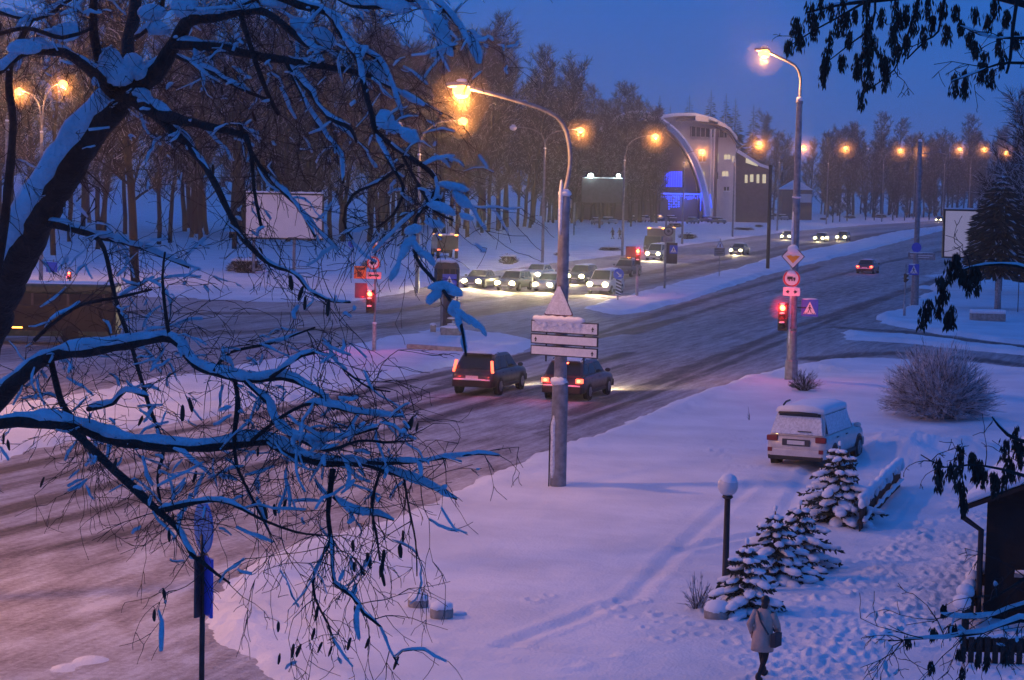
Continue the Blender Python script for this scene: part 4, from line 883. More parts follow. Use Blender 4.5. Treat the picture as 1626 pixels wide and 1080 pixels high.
# far box lorry by the van, and service lorry by the booth
def lorry(loc, rz, label, Lb=5.2, hb=2.9, wb=1.15, col='p_grey', lit='amber'):
    root = empty('box_lorry', loc, rz, label, 'lorry', None)
    q = MB(None); q.box((-.9, 0, 1.0 + (hb - .9) / 2), (Lb, wb * 2, hb - .9)); q.build('cargo_box', col, root, bevel=.05)
    q = MB(None); q.loft([[(x, y, z) for y, z in [(wb * .95, .55), (wb * .92, zt_), (-wb * .92, zt_), (-wb * .95, .55)]] for x, zt_ in [(Lb / 2 - .8, 2.2), (Lb / 2 + .5, 2.2), (Lb / 2 + .95, 1.3), (Lb / 2 + 1.0, .9)]]); cb_ = q.build('cab', 'p_dark', root, bevel=.05)
    q = MB(None); q.add([(Lb / 2 + .55, wb * .8, 2.1), (Lb / 2 + .55, -wb * .8, 2.1), (Lb / 2 + .98, -wb * .85, 1.35), (Lb / 2 + .98, wb * .85, 1.35)], [(0, 1, 2, 3)]); q.build('windscreen', 'glass', cb_)
    q = MB(None); q.box((-.3, 0, .72), (Lb + 1.6, .9, .25)); q.build('chassis', 'darkmetal', root)
    for x in (-2.3, Lb / 2 + .1):
        for s in (1, -1): q = MB(None, Matrix.Translation((x, s * (wb - .15), .46)) @ Matrix.Rotation(R(90), 4, 'X')); q.lathe([(.36, -.14), (.46, -.12), (.46, .12), (.36, .14)], 20); q.build('wheel', 'rubber', root, True)
    for s in (1, -1):
        q = MB(None); q.box((-.9 - Lb / 2 - .03, s * wb * .85, .95), (.08, .3, .14)); q.build('tail_light', 'tail', root)
        q = MB(None); q.box((Lb / 2 + 1.02, s * wb * .75, .95), (.1, .3, .2)); q.build('headlight', 'chrome', root)
        for x in (-.9 - Lb / 2 + .0, -.9 + Lb / 2): q = MB(None); q.ell((x, s * wb * .8, hb + .15), (.16, .22, .08), 10, 6); q.build('marker_lamp', lit, root, True)
    rr = random.Random(3); q = MB(None); q.loft([[(x, y, hb + .1 + z + (rr.uniform(-.02, .02) if z else 0)) for y, z in [(wb * .97, 0), (wb * .9, .10), (-wb * .9, .10), (-wb * .97, 0)]] for x in np.linspace(-.9 - Lb / 2 + .1, -.9 + Lb / 2 - .1, 7)]); q.build('roof_snow', 'snow', root, True)
    return root
lorry(gcar(705, 411) + V((0, 0, .1)), RZ_AWAY + .5, 'small dark lorry with orange marker lamps and snow on its box, behind the police booth', hb=2.4, Lb=3.6, col='p_dark')
lorry(gcar(1040, 403) + U * 2, RT, 'grey box lorry with orange marker lamps behind the red signal on the right median', hb=3.0)
# dark green bus passing at the far left
bl = gcar(60, 545); bus = empty('city_bus', bl, R(4), 'long dark bus with green band passing behind the tree trunk at the left edge', 'bus')
def bb(name, c, d, m, bv=0, par=None): q = MB(None); q.box(c, d); return q.build(name, m, par or bus, bevel=bv)
bb('body', (-1.8, 0, 1.25), (11.6, 2.5, 1.5), mat('dark_brown_bus_side', (.008, .006, .008), .5), .08)
bb('green_roof_band', (-1.8, 0, 2.78), (11.6, 2.5, .5), 'p_green', .12); bb('lower_green_band', (-1.8, 0, .56), (11.5, 2.53, .28), 'p_green', .02)
bb('window_strip', (-1.8, 0, 2.25), (11.3, 2.42, .62), 'glass')
for i in range(7): bb('pillar', (-7.1 + i * 1.75, 0, 2.25), (.12, 2.47, .6), 'p_dark')
for x in (-5.2, 1.8):
    for s in (1, -1): q = MB(None, Matrix.Translation((x, s * 1.12, .48)) @ Matrix.Rotation(R(90), 4, 'X')); q.lathe([(.38, -.15), (.48, -.13), (.48, .13), (.38, .15)], 20); q.build('wheel', 'rubber', bus, True)
for x in (-2.4, -3.6, -.9): bb('side_marker', (x, -1.27, .85 if x != -3.6 else 1.5), (.65, .03, .07), 'amber')
q = MB(None); q.loft([[(x, y, 3.0 + z) for y, z in [(1.15, 0), (1.0, .08), (-1.0, .08), (-1.15, 0)]] for x in (-7.4, -4, 0, 3.8)]); q.build('roof_snow', 'snow', bus, True)
# row of snowed-in cars by the arched building: simple parts only, they are a few pixels high
rr = random.Random(12)
def far_car(px, py, rz, label, col):
    p = GS(px, py); r_ = empty('snowed_in_car', p, rz, label, 'car', 'snow covered cars parked in front of the arched building')
    q = MB(None); q.loft([ringpts(x, .86, .3, z) for x, z in [(-2.1, .75), (-1.9, .95), (1.0, .95), (2.0, .85), (2.15, .6)]]); q.build('body', col, r_, True)
    q = MB(None); q.add([(-1.7, .8, .9), (-1.2, .65, 1.4), (.4, .65, 1.4), (1.2, .8, .9), (-1.7, -.8, .9), (-1.2, -.65, 1.4), (.4, -.65, 1.4), (1.2, -.8, .9)], [(0, 1, 2, 3), (7, 6, 5, 4), (0, 4, 5, 1), (2, 6, 7, 3), (1, 5, 6, 2)]); q.build('glazing', 'glass', r_)
    q = MB(None); q.loft([[(x, y, 1.38 + z) for y, z in [(.68, 0), (.55, .16), (-.55, .16), (-.68, 0)]] for x in (-1.3, -.4, .5)]); q.loft([[(x, y, .93 + z) for y, z in [(.8, 0), (.7, .12), (-.7, .12), (-.8, 0)]] for x in (1.1, 1.6, 2.0)]); q.build('snow_cover', 'snow', r_, True)
    for x in (-1.3, 1.3):
        for s in (1, -1): q = MB(None, Matrix.Translation((x, s * .8, .3)) @ Matrix.Rotation(R(90), 4, 'X')); q.lathe([(.3, -.1), (.3, .1)], 14); q.build('wheel', 'rubber', r_)
    return r_
spots = [(948, 357), (967, 356), (1003, 353), (1022, 352), (1042, 352), (1066, 353), (1100, 355), (1124, 354), (1140, 355), (1184, 350), (1202, 350), (1222, 349), (1243, 349), (1262, 348)]
DS = ['leftmost of the row', 'second in the row', 'third, below the dark billboard', 'fourth, left of the arch foot', 'before the blue lit entrance', 'right of the round sign top', 'nose to the arch foot', 'under the tall columns', 'before the white facade corner', 'left of the dark wing', 'before the dark wing windows', 'by the black mast', 'left of the signal post', 'last, behind the signal post']
for (x, y), d_ in zip(spots, DS): far_car(x, y + rr.uniform(-1, 1), R(rr.uniform(60, 120)) + rr.choice([0, math.pi]), 'snowed-in parked car, ' + d_, rr.choice(['p_dark', 'p_grey', 'p_silver', 'p_dark']))
# ================================================================ ARCHED BUILDING
gb = GS(1100, 352); bd = depth(gb)
def Q(px, py, dy=0): q = P(px, py, bd + dy); return q
root = empty('arched_building', V((gb.x, gb.y, 0)), 0, 'white modern building with huge snowy arch, blue lit entrance and curved roof', 'building')
def wallpoly(name, pts, y0, y1, m, par=None):
    q = MB(root); n = len(pts); a = [Q(x, y) for x, y in pts]
    f = [V((p.x, gb.y + y0, max(p.z, -1))) for p in a] + [V((p.x, gb.y + y1, max(p.z, -1))) for p in a]
    q.add(f, [tuple(range(n - 1, -1, -1)), tuple(range(n, 2 * n))] + [(i, (i + 1) % n, (i + 1) % n + n, i + n) for i in range(n)]); return q.build(name, m, par or root)
# main white block with a barrel roof
top = [(1020, 196), (1045, 188), (1075, 184), (1105, 184), (1135, 192), (1160, 207), (1172, 222)]
wallpoly('white_block', [(1022, 356), (1172, 356)] + top[::-1] + [(1020, 210)], 6, 24, 'facade')
q = MB(root)
q.loft([[V((Q(x, y).x, gb.y + yy, Q(x, y - o).z)) for yy, o in ((3, 0), (3, 5), (26, 5), (26, 0))] for x, y in top]); q.build('curved_roof', 'snow', root)
q = MB(root)
q.loft([[V((Q(x, y + 7).x, gb.y + yy, Q(x, y + 7 - o).z)) for yy, o in ((2.2, 0), (2.2, 3), (6, 3), (6, 0))] for x, y in top[2:]]); q.build('eave_band', 'darkwall', root)
wallpoly('roof_terrace', [(1104, 192), (1104, 184), (1125, 186), (1125, 194)], 1.0, 5, 'facade'); wallpoly('roof_terrace', [(1140, 198), (1140, 192), (1152, 197), (1152, 203)], 1.0, 5, 'facade')
for (x, y, p_) in [(1110, 172, 700), (1148, 183, 500), (1088, 260, 400), (1150, 262, 500)]:
    a = Q(x, y); light('facade_light', 'POINT', V((a.x, gb.y - 3.0, a.z)), (1, .5, .2), p_, root, .3)
dk = wallpoly('dark_window_band', [(1098, 216), (1098, 200), (1156, 207), (1156, 218)], 5.0, 6.2, 'glass')
for i in range(8): wallpoly('mullion', [(1099 + i * 7.5, 217), (1099 + i * 7.5, 200 + i * .9), (1100 + i * 7.5, 200 + i * .9), (1100 + i * 7.5, 217)], 4.8, 5.0, 'facade', dk)
rr = random.Random(2)
def window(x, y, w_, h, lit): 
    f = wallpoly('window', [(x - w_ / 2, y + h / 2), (x + w_ / 2, y + h / 2), (x + w_ / 2, y - h / 2), (x - w_ / 2, y - h / 2)], 5.7, 6.3, 'litwin' if lit else 'glass')
    wallpoly('frame', [(x - .5, y + h / 2), (x + .5, y + h / 2), (x + .5, y - h / 2), (x - .5, y - h / 2)], 5.5, 5.7, 'white', f)
    wallpoly('sill', [(x - w_ / 2 - 1, y + h / 2 + 1.5), (x + w_ / 2 + 1, y + h / 2 + 1.5), (x + w_ / 2 + 1, y + h / 2), (x - w_ / 2 - 1, y + h / 2)], 5.2, 6.2, 'snow', f)
for x, y, w_, h, l in [(1099, 247, 7, 12, 1), (1118, 252, 10, 9, 0), (1141, 250, 5, 13, 1), (1158, 249, 9, 7, 1), (1117, 279, 9, 13, 1), (1139, 279, 9, 11, 0), (1155, 276, 9, 7, 1), (1139, 308, 5, 12, 1), (1157, 300, 8, 6, 0), (1120, 306, 7, 9, 0), (1168, 252, 3, 9, 1)]: window(x, y, w_, h, l)
# tall columns in front of the block with a flat canopy
for x in (1128, 1133): 
    q = MB(root); a = Q(x, 205); q.tube([V((a.x, gb.y - 1, 0)), V((a.x, gb.y - 1, a.z))], .22, 8); q.build('column', 'facade', root)
for x in (1139,): q = MB(root); a = Q(x, 205); q.box((a.x, gb.y + 3.2, a.z / 2), (.8, 1.2, a.z)); q.build('column', 'darkwall', root)
# great arch
arc = [(905, 330), (915, 285), (930, 245), (950, 215), (975, 194), (1000, 184), (1020, 184), (1040, 191), (1058, 203), (1076, 220), (1092, 243), (1104, 268), (1113, 295), (1119, 325), (1122, 352)]
pa = smooth_path([(Q(x, y), 0) for x, y in arc], 1.0); q = MB(root); rg = []
for i, (p, _) in enumerate(pa):
    d = (pa[min(i + 1, len(pa) - 1)][0] - pa[max(i - 1, 0)][0]).normalized(); nrm = V((-d.z, 0, d.x)); rg.append([V((p.x, gb.y + yy, p.z)) + nrm * o for yy, o in ((-5, -.5), (-5, .5), (5.5, .5), (5.5, -.5))])
q.loft(rg); q.build('arch', 'facade', root)
q = MB(root); q.loft([[v + V((0, 0, .0)) + ((r[1] - r[0]).normalized() * o) for v, o in ((r[1] + V((0, -.1, 0)), .02), (r[1] + V((0, .6, 0)), .45), (r[2] + V((0, -.6, 0)), .45), (r[2] + V((0, .1, 0)), .02))] for r in rg]); q.build('arch_snow', 'snow', root)
wallpoly('arch_infill', [(912, 356), (922, 275), (950, 222), (985, 196), (1020, 192), (1045, 202), (1070, 224), (1090, 252), (1104, 290), (1110, 356)], -1, 5.4, mat('dark_arch_glazing', (.035, .03, .05), .4))
bl = wallpoly('blue_window', [(1049, 297), (1082, 297), (1082, 272), (1047, 272)], -1.6, -1.2, mat('blue_lit_glazing', (.02, .05, .5), .4, emit=.55, ecol=(.02, .04, .9)))
q = MB(root)
for i in range(9): a, c = Q(1050 + i * 3.8, 273), Q(1050 + i * 3.8, 297); q.box(((a.x + c.x) / 2, gb.y - 1.8, (a.z + c.z) / 2), (.10, .08, a.z - c.z))
for x0_, x1_, y in [(1036, 1112, 307)]: a, c = Q(x0_, y), Q(x1_, y); q.box(((a.x + c.x) / 2, gb.y - 2.6, a.z), (c.x - a.x, .1, .28))
for i in range(26): a = Q(1037 + i * 3, 310 + rr.uniform(0, 5)); q.box((a.x, gb.y - 2.5, a.z), (.14, .1, rr.uniform(.2, .9)))
for i in range(26): a = Q(1061 + (i % 5) * 3.8, 312 + (i // 5) * 4 + rr.uniform(-1, 1)); q.box((a.x, gb.y - 2.4, a.z), (.28, .1, .28))
a = Q(1111, 320); q.box((a.x, gb.y - 2.4, a.z), (.18, .1, 4.2)); a = Q(1124, 319); q.box((a.x + .2, gb.y - 5.2, a.z), (.22, .1, 3.2), L=Matrix.Rotation(R(-8), 3, 'Y'))
q.build('blue_light_strings', 'bluelamp', root); a = Q(1085, 318); light('blue_light', 'POINT', V((a.x, gb.y - 6, a.z)), (.05, .12, 1), 1500, root, .5)
# lower dark wing on the right
wallpoly('dark_wing', [(1172, 356), (1229, 356), (1229, 268), (1210, 262), (1172, 238)], 8, 26, 'darkwall')
wallpoly('wing_roof_snow', [(1172, 240), (1212, 264), (1231, 270), (1231, 266), (1212, 259), (1172, 234)], 7, 27, 'snow')
for x, y, w_, h in [(1190, 284, 4, 13), (1199, 283, 5, 12), (1209, 284, 4, 14), (1219, 284, 5, 14)]: wallpoly('window', [(x - w_ / 2, y + h / 2), (x + w_ / 2, y + h / 2), (x + w_ / 2, y - h / 2), (x - w_ / 2, y - h / 2)], 7.6, 8.1, 'litwin')
wallpoly('sloped_glazing', [(1189, 258), (1208, 264), (1208, 261), (1190, 245)], 7.2, 7.9, 'litwin')
# low far pale house right of it
hb = GS(1290, 350); r2 = empty('far_house', V((hb.x, hb.y, 0)), 0, 'low pale house with snowy roof far behind the signal post', 'house')
d2 = depth(hb)
def hbox(name, x0, x1, y0, y1, dy, m): a, c = P(x0, y0, d2), P(x1, y1, d2); q = MB(r2); q.box(((a.x + c.x) / 2, hb.y + dy, (a.z + max(c.z, 0)) / 2), (c.x - a.x, 8, a.z - max(c.z, 0))); return q.build(name, m, r2)
hbox('wall', 1245, 1292, 300, 350, 8, 'darkwall'); hbox('annex', 1270, 1288, 308, 322, 3.5, 'facade')
a, c = P(1243, 301, d2), P(1294, 301, d2); q = MB(r2); q.prism([(a.x, a.z), (c.x, a.z), ((a.x + c.x) / 2, a.z + 2.5)], hb.y + 3, hb.y + 13); q.build('roof', 'snow', r2)
# ================================================================ WOOD OF BARE TREES
def tree_proto(seed, H, spread, low=.28, n1=34, n2=13, n3=9, tw=.030, frost=.12):
    rr = random.Random(seed); t = MB(); c = MB()
    tr = [(V((0, 0, -.4)), .30)]; p = V((0, 0, 0)); dx, dy = rr.uniform(-.04, .04), rr.uniform(-.04, .04)
    for i in range(1, 11):
        p = V((dx * i * H / 10 + rr.uniform(-.15, .15), dy * i * H / 10 + rr.uniform(-.15, .15), H * .95 * i / 10)); tr.append((p, .30 * (1 - i / 10.6) ** .8 + .015))
    t.tube([a for a, _ in tr], [b for _, b in tr], 8, 0)
    def cone(a, b, r): c.tube([a, b], [r, r * .25], 3, 1 if rr.random() < frost else 0, cap=False)
    for i in range(n1):
        f = low + (1 - low) * (i + rr.random()) / n1; k = f * 10; j = int(min(9, k)); a = tr[j][0].lerp(tr[j + 1][0], k - j) if j < 10 else tr[10][0]
        an = rr.uniform(0, 6.283); up = .55 + .9 * f; L = spread * (1.1 - f * .62) * rr.uniform(.6, 1.1) * (1 if f > low + .1 else .7)
        d = V((math.cos(an), math.sin(an), up)).normalized(); pts = [a]; q = a.copy()
        for s_ in range(4): d = (d + V((rr.uniform(-.2, .2), rr.uniform(-.2, .2), rr.uniform(-.05, .18)))).normalized(); q = q + d * L / 4; pts.append(q.copy())
        r0 = .10 * (1 - f) + .035; t.tube(pts, [r0, r0 * .8, r0 * .6, r0 * .42, r0 * .25], 5)
        for u in range(n2):
            g = rr.uniform(.15, 1); k2 = g * 4; j2 = min(3, int(k2)); a2 = pts[j2].lerp(pts[j2 + 1], k2 - j2)
            d2_ = (d * .8 + V((rr.uniform(-1, 1), rr.uniform(-1, 1), rr.uniform(-.3, .9)))).normalized(); L2 = L * .42 * rr.uniform(.5, 1.1); b2 = a2 + d2_ * L2
            c.tube([a2, a2.lerp(b2, .5) + V((0, 0, .05 * L2)), b2], [.034, .024, .01], 3, 0, cap=False)
            for w2 in range(n3):
                a3 = a2.lerp(b2, rr.uniform(.15, 1)); d3 = (d2_ * .9 + V((rr.uniform(-1, 1), rr.uniform(-1, 1), rr.uniform(-.5, .8)))).normalized(); b3 = a3 + d3 * rr.uniform(.4, 1.3)
                cone(a3, b3, tw)
    return t, c
protos = []
for i, (H, sp, lo) in enumerate([(24, 6.2, .24), (27, 7.0, .26), (21, 6.4, .18), (29, 7.4, .28), (17, 5.6, .16)]):
    t, c = tree_proto(100 + i, H, sp, lo)
    r_ = empty('bare_tree', (0, 0, 0), 0, 'bare tree', 'tree'); t.build('trunk', 'bark_far', r_, True); c.build('crown', ['twig_far', 'frosttwig'], r_)
    protos.append((r_, H))
used = [False] * 5
LB = {'park': 'tall bare dark tree in the snowy park wood at the left', 'mid': 'bare tree standing behind the oncoming cars and dark billboard', 'edge': 'young bare tree at the roadside beyond the far kerb', 'right': 'tall bare tree of the hazy wood at the far right', 'back': 'thin bare tree rising behind the arched building'}
def put(k, p, s, rz, grp):
    root, H = protos[k]
    if not used[k]: o = root; used[k] = True; o.location = p; o.rotation_euler = (0, 0, rz); o.scale = (s,) * 3
    else: o = dup(root, p, rz, scale=s)
    o.rotation_euler = (R(rr.gauss(0, 2.0)), R(rr.gauss(0, 2.0)), rz)
    o['label'] = LB[grp]; o['group'] = {'park': 'bare trees of the park wood', 'mid': 'bare trees behind the cars', 'edge': 'young roadside trees', 'right': 'trees of the far right wood', 'back': 'trees behind the arched building'}[grp]
    return o
rr = random.Random(77)
def scatter(n, x0, x1, y0, y1, grp, s0=.8, s1=1.15, ks=(0, 1, 2, 3), mind=2.4, pts=[]):
    done = 0; tries = 0
    while done < n and tries < n * 30:
        tries += 1; px = rr.uniform(x0, x1); t_ = rr.random() ** 1.3; py = y1 + (y0 - y1) * t_
        yb = py + (px - 813) * .0; p = GS(px, yb)
        if any((p - q).length < mind for q in pts): continue
        if -.5 > road_field(np.array([p.x]), np.array([p.y]))[0] - 3: continue
        pts.append(p); put(rr.choice(ks), p - V((0, 0, .1)), rr.uniform(s0, s1), rr.uniform(0, 6.28), grp); done += 1
# front edge of the wood as the photograph shows it, then depth behind
for px, py, s in [(85, 405, 1.0), (155, 395, .95), (215, 450, 1.15), (252, 388, .9), (270, 386, .9), (318, 390, 1), (372, 395, 1.05), (420, 372, 1.0), (445, 368, .9), (505, 378, 1.0), (525, 381, 1.1), (543, 383, 1.0), (585, 380, .95), (600, 378, 1.05),
    (623, 376, 1.1), (640, 374, 1.0), (690, 372, 1.1), (705, 370, 1), (725, 373, 1.15), (742, 375, 1.1), (765, 370, 1.05), (775, 368, 1.1), (790, 366, 1.0), (800, 365, 1.05), (822, 360, .9), (845, 357, .9), (877, 352, .85), (912, 358, .8), (952, 362, .7), (1002, 360, .6)]:
    put(rr.choice((0, 1, 3)), GS(px, py) - V((0, 0, .1)), s, rr.uniform(0, 6.28), 'park' if px < 640 else 'mid')
scatter(46, -80, 640, 384, 352, 'park', .95, 1.3, mind=2.0)
scatter(34, 600, 900, 364, 348, 'park', 1.0, 1.3, mind=2.2)
scatter(16, 840, 1030, 352, 342, 'mid', .85, 1.15)
scatter(34, 860, 1050, 355, 349.5, 'mid', .72, .95, mind=3)
scatter(4, 1180, 1245, 341, 337, 'back', .95, 1.2)
scatter(4, 1243, 1290, 341, 338, 'back', .75, .9)
scatter(92, 1300, 1720, 346, 338.5, 'right', .78, 1.08, mind=2.0)
for px, py, s in [(1322, 354, .35), (1333, 352, .35), (1345, 351, .4), (1374, 350, .35), (1388, 350, .38), (1418, 350, .4), (1436, 350, .35), (1475, 350, .38), (1488, 350, .35)]:
    put(4, GS(px, py), s * 1.4, rr.uniform(0, 6.28), 'edge')
o = put(2, GS(1375, 344), 1.15, .4, 'right')
# spruces on the skyline behind the arched building
def spruce_proto(seed, H, Rb, n=900, snow=.0, dome=False):
    rr = random.Random(seed); t = MB(); t.tube([V((0, 0, -.3)), V((0, 0, H))], [.18, .02], 6); c = MB()
    nt_ = int(H / .42)
    for i in range(nt_):
        z = H * (.06 + .93 * i / nt_); r = (Rb * (1 - (i / nt_) ** 2.4) if dome else Rb * (1 - i / nt_) ** .85) + .12
        for j in range(max(5, int(n / nt_ * (1 - i / nt_ * (.3 if dome else .7))))):
            a = rr.uniform(0, 6.283); L = r * rr.uniform(.4, 1.15); e_ = V((math.cos(a) * L, math.sin(a) * L, z - L * rr.uniform(.15, .42)))
            s_ = V((math.cos(a) * L * .1, math.sin(a) * L * .1, z)); w_ = V((-math.sin(a), math.cos(a), 0)) * L * .11; m_ = s_.lerp(e_, .55) + V((0, 0, .06))
            c.add([s_, m_ + w_, e_, m_ - w_, m_ + V((0, 0, -.18 * L))], [(0, 1, 2, 3), (0, 4, 1), (1, 4, 2), (2, 4, 3), (3, 4, 0)], 0)
            if rr.random() < snow: c.add([s_.lerp(e_, .2) + V((0, 0, .03)), m_ + w_ * .7 + V((0, 0, .05)), e_ + V((0, 0, .05)), m_ - w_ * .7 + V((0, 0, .05))], [(0, 1, 2, 3)], 1)
    return t, c
t, c = spruce_proto(5, 30, 4.2, 1500); sp0 = empty('spruce', (0, 0, 0), 0, 'x', 'tree'); t.build('trunk', 'bark_far', sp0); c.build('crown', ['needle', 'snowy'], sp0)
sb_ = GS(1100, 343); first = True
for px, ty, lab in [(1043, 152, 'pointed dark spruce on the skyline, leftmost behind the arched roof'), (1060, 167, 'small dark spruce tip, second behind the arched roof'), (1090, 150, 'dark spruce standing alone above the middle of the curved roof'), (1124, 142, 'tallest pointed dark spruce above the lit roof terrace'), (1148, 148, 'dark spruce just right of the tallest one'), (1163, 155, 'dark spruce above the right roof corner'), (1192, 165, 'rightmost dark spruce rising over the dark wing')]:
    b = GS(px, 343.5 + (px - 1043) * .002); H = (topz(b, ty) - b.z); o = sp0 if first else dup(sp0)
    o.location = b; o.rotation_euler = (0, 0, px); s_ = H / 30; o.scale = (s_ * 1.6, s_ * 1.6, s_); o['label'] = lab; o['group'] = 'skyline spruces'; first = False
# hedge boxes / clipped shrubs along the far kerb
def scrub(name, n, r, h, seed, m='twig', fr='frosttwig', rad=.012, f=.35, sub=2):
    rr = random.Random(seed); c = MB()
    for i in range(n):
        a = rr.uniform(0, 6.283); el = math.asin(rr.uniform(.02, 1)); L = rr.uniform(.72, 1.08) * (1 + .13 * math.sin(a * 3 + seed) + .08 * math.sin(a * 7 + el * 5))
        e_ = V((math.cos(a) * math.cos(el) * r * L, math.sin(a) * math.cos(el) * r * L, math.sin(el) * h * L + .12))
        s_ = V((rr.uniform(-.15, .15) * r, rr.uniform(-.15, .15) * r, -.05)); q = V((rr.uniform(-.1, .1) * r,) * 3)
        mid = s_.lerp(e_, .5) + V((rr.uniform(-.08, .08) * r, rr.uniform(-.08, .08) * r, .10 * h)); k = 1 if rr.random() < f else 0
        c.tube([s_, mid, e_], [rad * 1.6, rad * 1.1, rad * .5], 3, k, cap=False)
        for _ in range(sub):
            a2 = mid.lerp(e_, rr.uniform(.1, .8)); d_ = ((e_ - mid).normalized() + V((rr.uniform(-.8, .8), rr.uniform(-.8, .8), rr.uniform(-.3, .8)))).normalized()
            c.tube([a2, a2 + d_ * r * rr.uniform(.1, .24)], [rad * .8, rad * .4], 3, 1 if rr.random() < f else 0, cap=False)
    return c
c = scrub('b', 420, 1.1, 1.0, 3, rad=.03); hb0 = empty('shrub', (0, 0, 0), 0, 'x', 'shrub'); c.build('twigs', ['twig', 'frosttwig'], hb0)
q = MB(); q.ell((0, 0, .45), (.7, .7, .55), 12, 8, j=.2); q.build('dense_core', 'twig', hb0, True); q = MB(); q.ell((0, 0, .95), (.75, .75, .14), 12, 6, j=.15); q.build('snow_cap', 'snow', hb0, True)
first = True
for px, py, sx_, sz_, lab in [(807, 419, 1.0, .9, 'round dark shrub behind the oncoming queue'), (892, 406, .9, .45, 'low snowy shrub just left of the signpost shaft'), (968, 398, 1.5, .5, 'flat wide shrub in the snow left of the red signal'), (1092, 379, 1.7, .9, 'dark shrub right of the blue entrance lamp post'), (1181, 366, 1.9, .55, 'wide flat shrub at the far kerb left of the black mast'), (1205, 361, 1.0, .6, 'small shrub next to the wide flat one by the black mast'),
    (1308, 349, 1.2, .6, 'small dark shrub at the foot of the lamp post right of the signal'), (1350, 347, 1.8, .8, 'shrub between thin young trees at the far kerb'), (1398, 346, 1.9, 1.1, 'big dark shrub at the foot of the twin arm lamp on the far kerb'), (1452, 344, 1.6, 1.1, 'dark shrub left of the blue grey pole'), (388, 433, 2.0, 1.2, 'bushy shrub with snow below the left billboard'), (590, 424, 1.0, .8, 'little dark shrub in the park right of the blue disc'), (1072, 361, 1.6, .9, 'dark snowy shrub in front of the parked cars'), (1150, 352, 1.6, .9, 'shrub below the white facade corner')]:
    o = hb0 if first else dup(hb0); first = False; b = GS(px, py); o.location = b; o.scale = (sx_, sx_ * .8, sz_); o.rotation_euler = (0, 0, px); o['label'] = lab; o['group'] = 'snowy roadside shrubs'
# ================================================================ FORECOURT THINGS
def bush(px, py, r, h, n, label, seed, rad, f=.4, sub=3):
    b = GS(px, py); root = empty('bare_bush', b, 0, label, 'bush'); c = scrub('', n, r, h, seed, rad=rad, f=f, sub=sub); c.build('twigs', ['twig', 'frosttwig'], root); return root
bush(1490, 660, 2.15, 2.55, 1500, 'big round bare bush dusted with frost on the snowy forecourt', 7, .010, .8, 6)
bush(1276, 622, .75, .75, 150, 'small bare bush at the foot of the tall signal post', 8, .010, .3, 2)
bush(1190, 663, .14, .45, 4, 'few dry stalks sticking out of the snow left of the parked car', 9, .008, 0, 0)
bush(1108, 968, .42, .62, 60, 'small clump of frosted twigs beside the snowy stone pot', 10, .006, .6, 2)
# globe lamp
b = GS(1151, 938); root = empty('globe_lamp', b, 0, 'black garden lamp post with unlit white globe capped with snow', 'lamp post'); zt = topz(b, 788)
q = MB(root); q.tube([b - V((0, 0, .2)), b + V((0, 0, .25)), b + V((0, 0, .26)), V((b.x, b.y, zt))], [.095, .095, .070, .062], 14); q.build('pole', 'darkmetal', root, True)
q = MB(root); q.lathe([(.07, -.06), (.12, -.02), (.10, .02)], 16, c=(b.x, b.y, zt)); q.build('collar', 'darkmetal', root, True)
q = MB(root); q.ell((b.x, b.y, zt + .22), .215, 24, 16); q.build('globe', 'globe', root, True)
q = MB(root); q.ell((b.x + .01, b.y - .01, zt + .31), (.185, .185, .17), 20, 10, j=.02, rnd=random.Random(3)); q.build('snow_cap', 'snow', root, True)
# snow-laden small spruces
def small_spruce(seed, H, Rb, snowk=1.0):
    rr = random.Random(seed); t = MB(); t.tube([V((0, 0, -.1)), V((0, 0, H))], [.06, .012], 6); c = MB(); s = MB(); nt_ = max(6, int(H / .20))
    for i in range(nt_):
        f = i / nt_; z = H * (.07 + .88 * f); r = Rb * (1 - f) ** .8 + .05; nb = max(4, int(11 * (1 - f * .6))); a0 = rr.uniform(0, 6)
        for j in range(nb):
            a = a0 + 6.283 * j / nb + rr.uniform(-.25, .25); L = r * rr.uniform(.5, 1.2); d = V((math.cos(a), math.sin(a), 0)); sd_ = V((-d.y, d.x, 0))
            droop = rr.uniform(.05, .28); up = .25 * f
            P_ = lambda t_: V((0, 0, z)) + d * L * t_ + V((0, 0, L * (up * t_ - droop * t_ * t_)))
            c.tube([P_(0), P_(.5), P_(1)], [.022, .016, .006], 4, cap=False)
            m_ = int(14 * L / .5) + 6
            for k in range(m_):                       # needle sprays as thin tapered tufts
                t_ = rr.uniform(.2, 1.03); p = P_(t_); w_ = (1 - t_) * .40 * L + .08
                e_ = p + sd_ * rr.uniform(-1, 1) * w_ + d * rr.uniform(.02, .12) + V((0, 0, rr.uniform(-.10, .05))); c.tube([p, p.lerp(e_, .5), e_], [.010, .024, .005], 4, cap=False)
            if rr.random() < .9 * snowk:
                n_ = 1 + int(L > .35) + (L > .6)
                for k in range(n_):
                    t_ = .42 + .52 * (k + .5) / n_ + rr.uniform(-.06, .06); p = P_(t_) + sd_ * rr.uniform(-.04, .04); ra = (.065 + .12 * L * (1.05 - t_ * .4)) * rr.uniform(.8, 1.2)
                    q0 = len(s.v); s.ell((0, 0, 0), (ra * 1.35, ra * .95, ra * .50), 9, 6, j=.14, rnd=rr); mt = Matrix.Translation(p + V((0, 0, .035 + ra * .18))) @ Matrix.Rotation(a, 4, 'Z') @ Matrix.Rotation(droop * .8, 4, 'Y')
                    s.v[q0:] = [tuple(mt @ V(v)) for v in s.v[q0:]]
    s.ell((0, 0, H * .99), (.045, .045, .07), 8, 6)
    return t, c, s
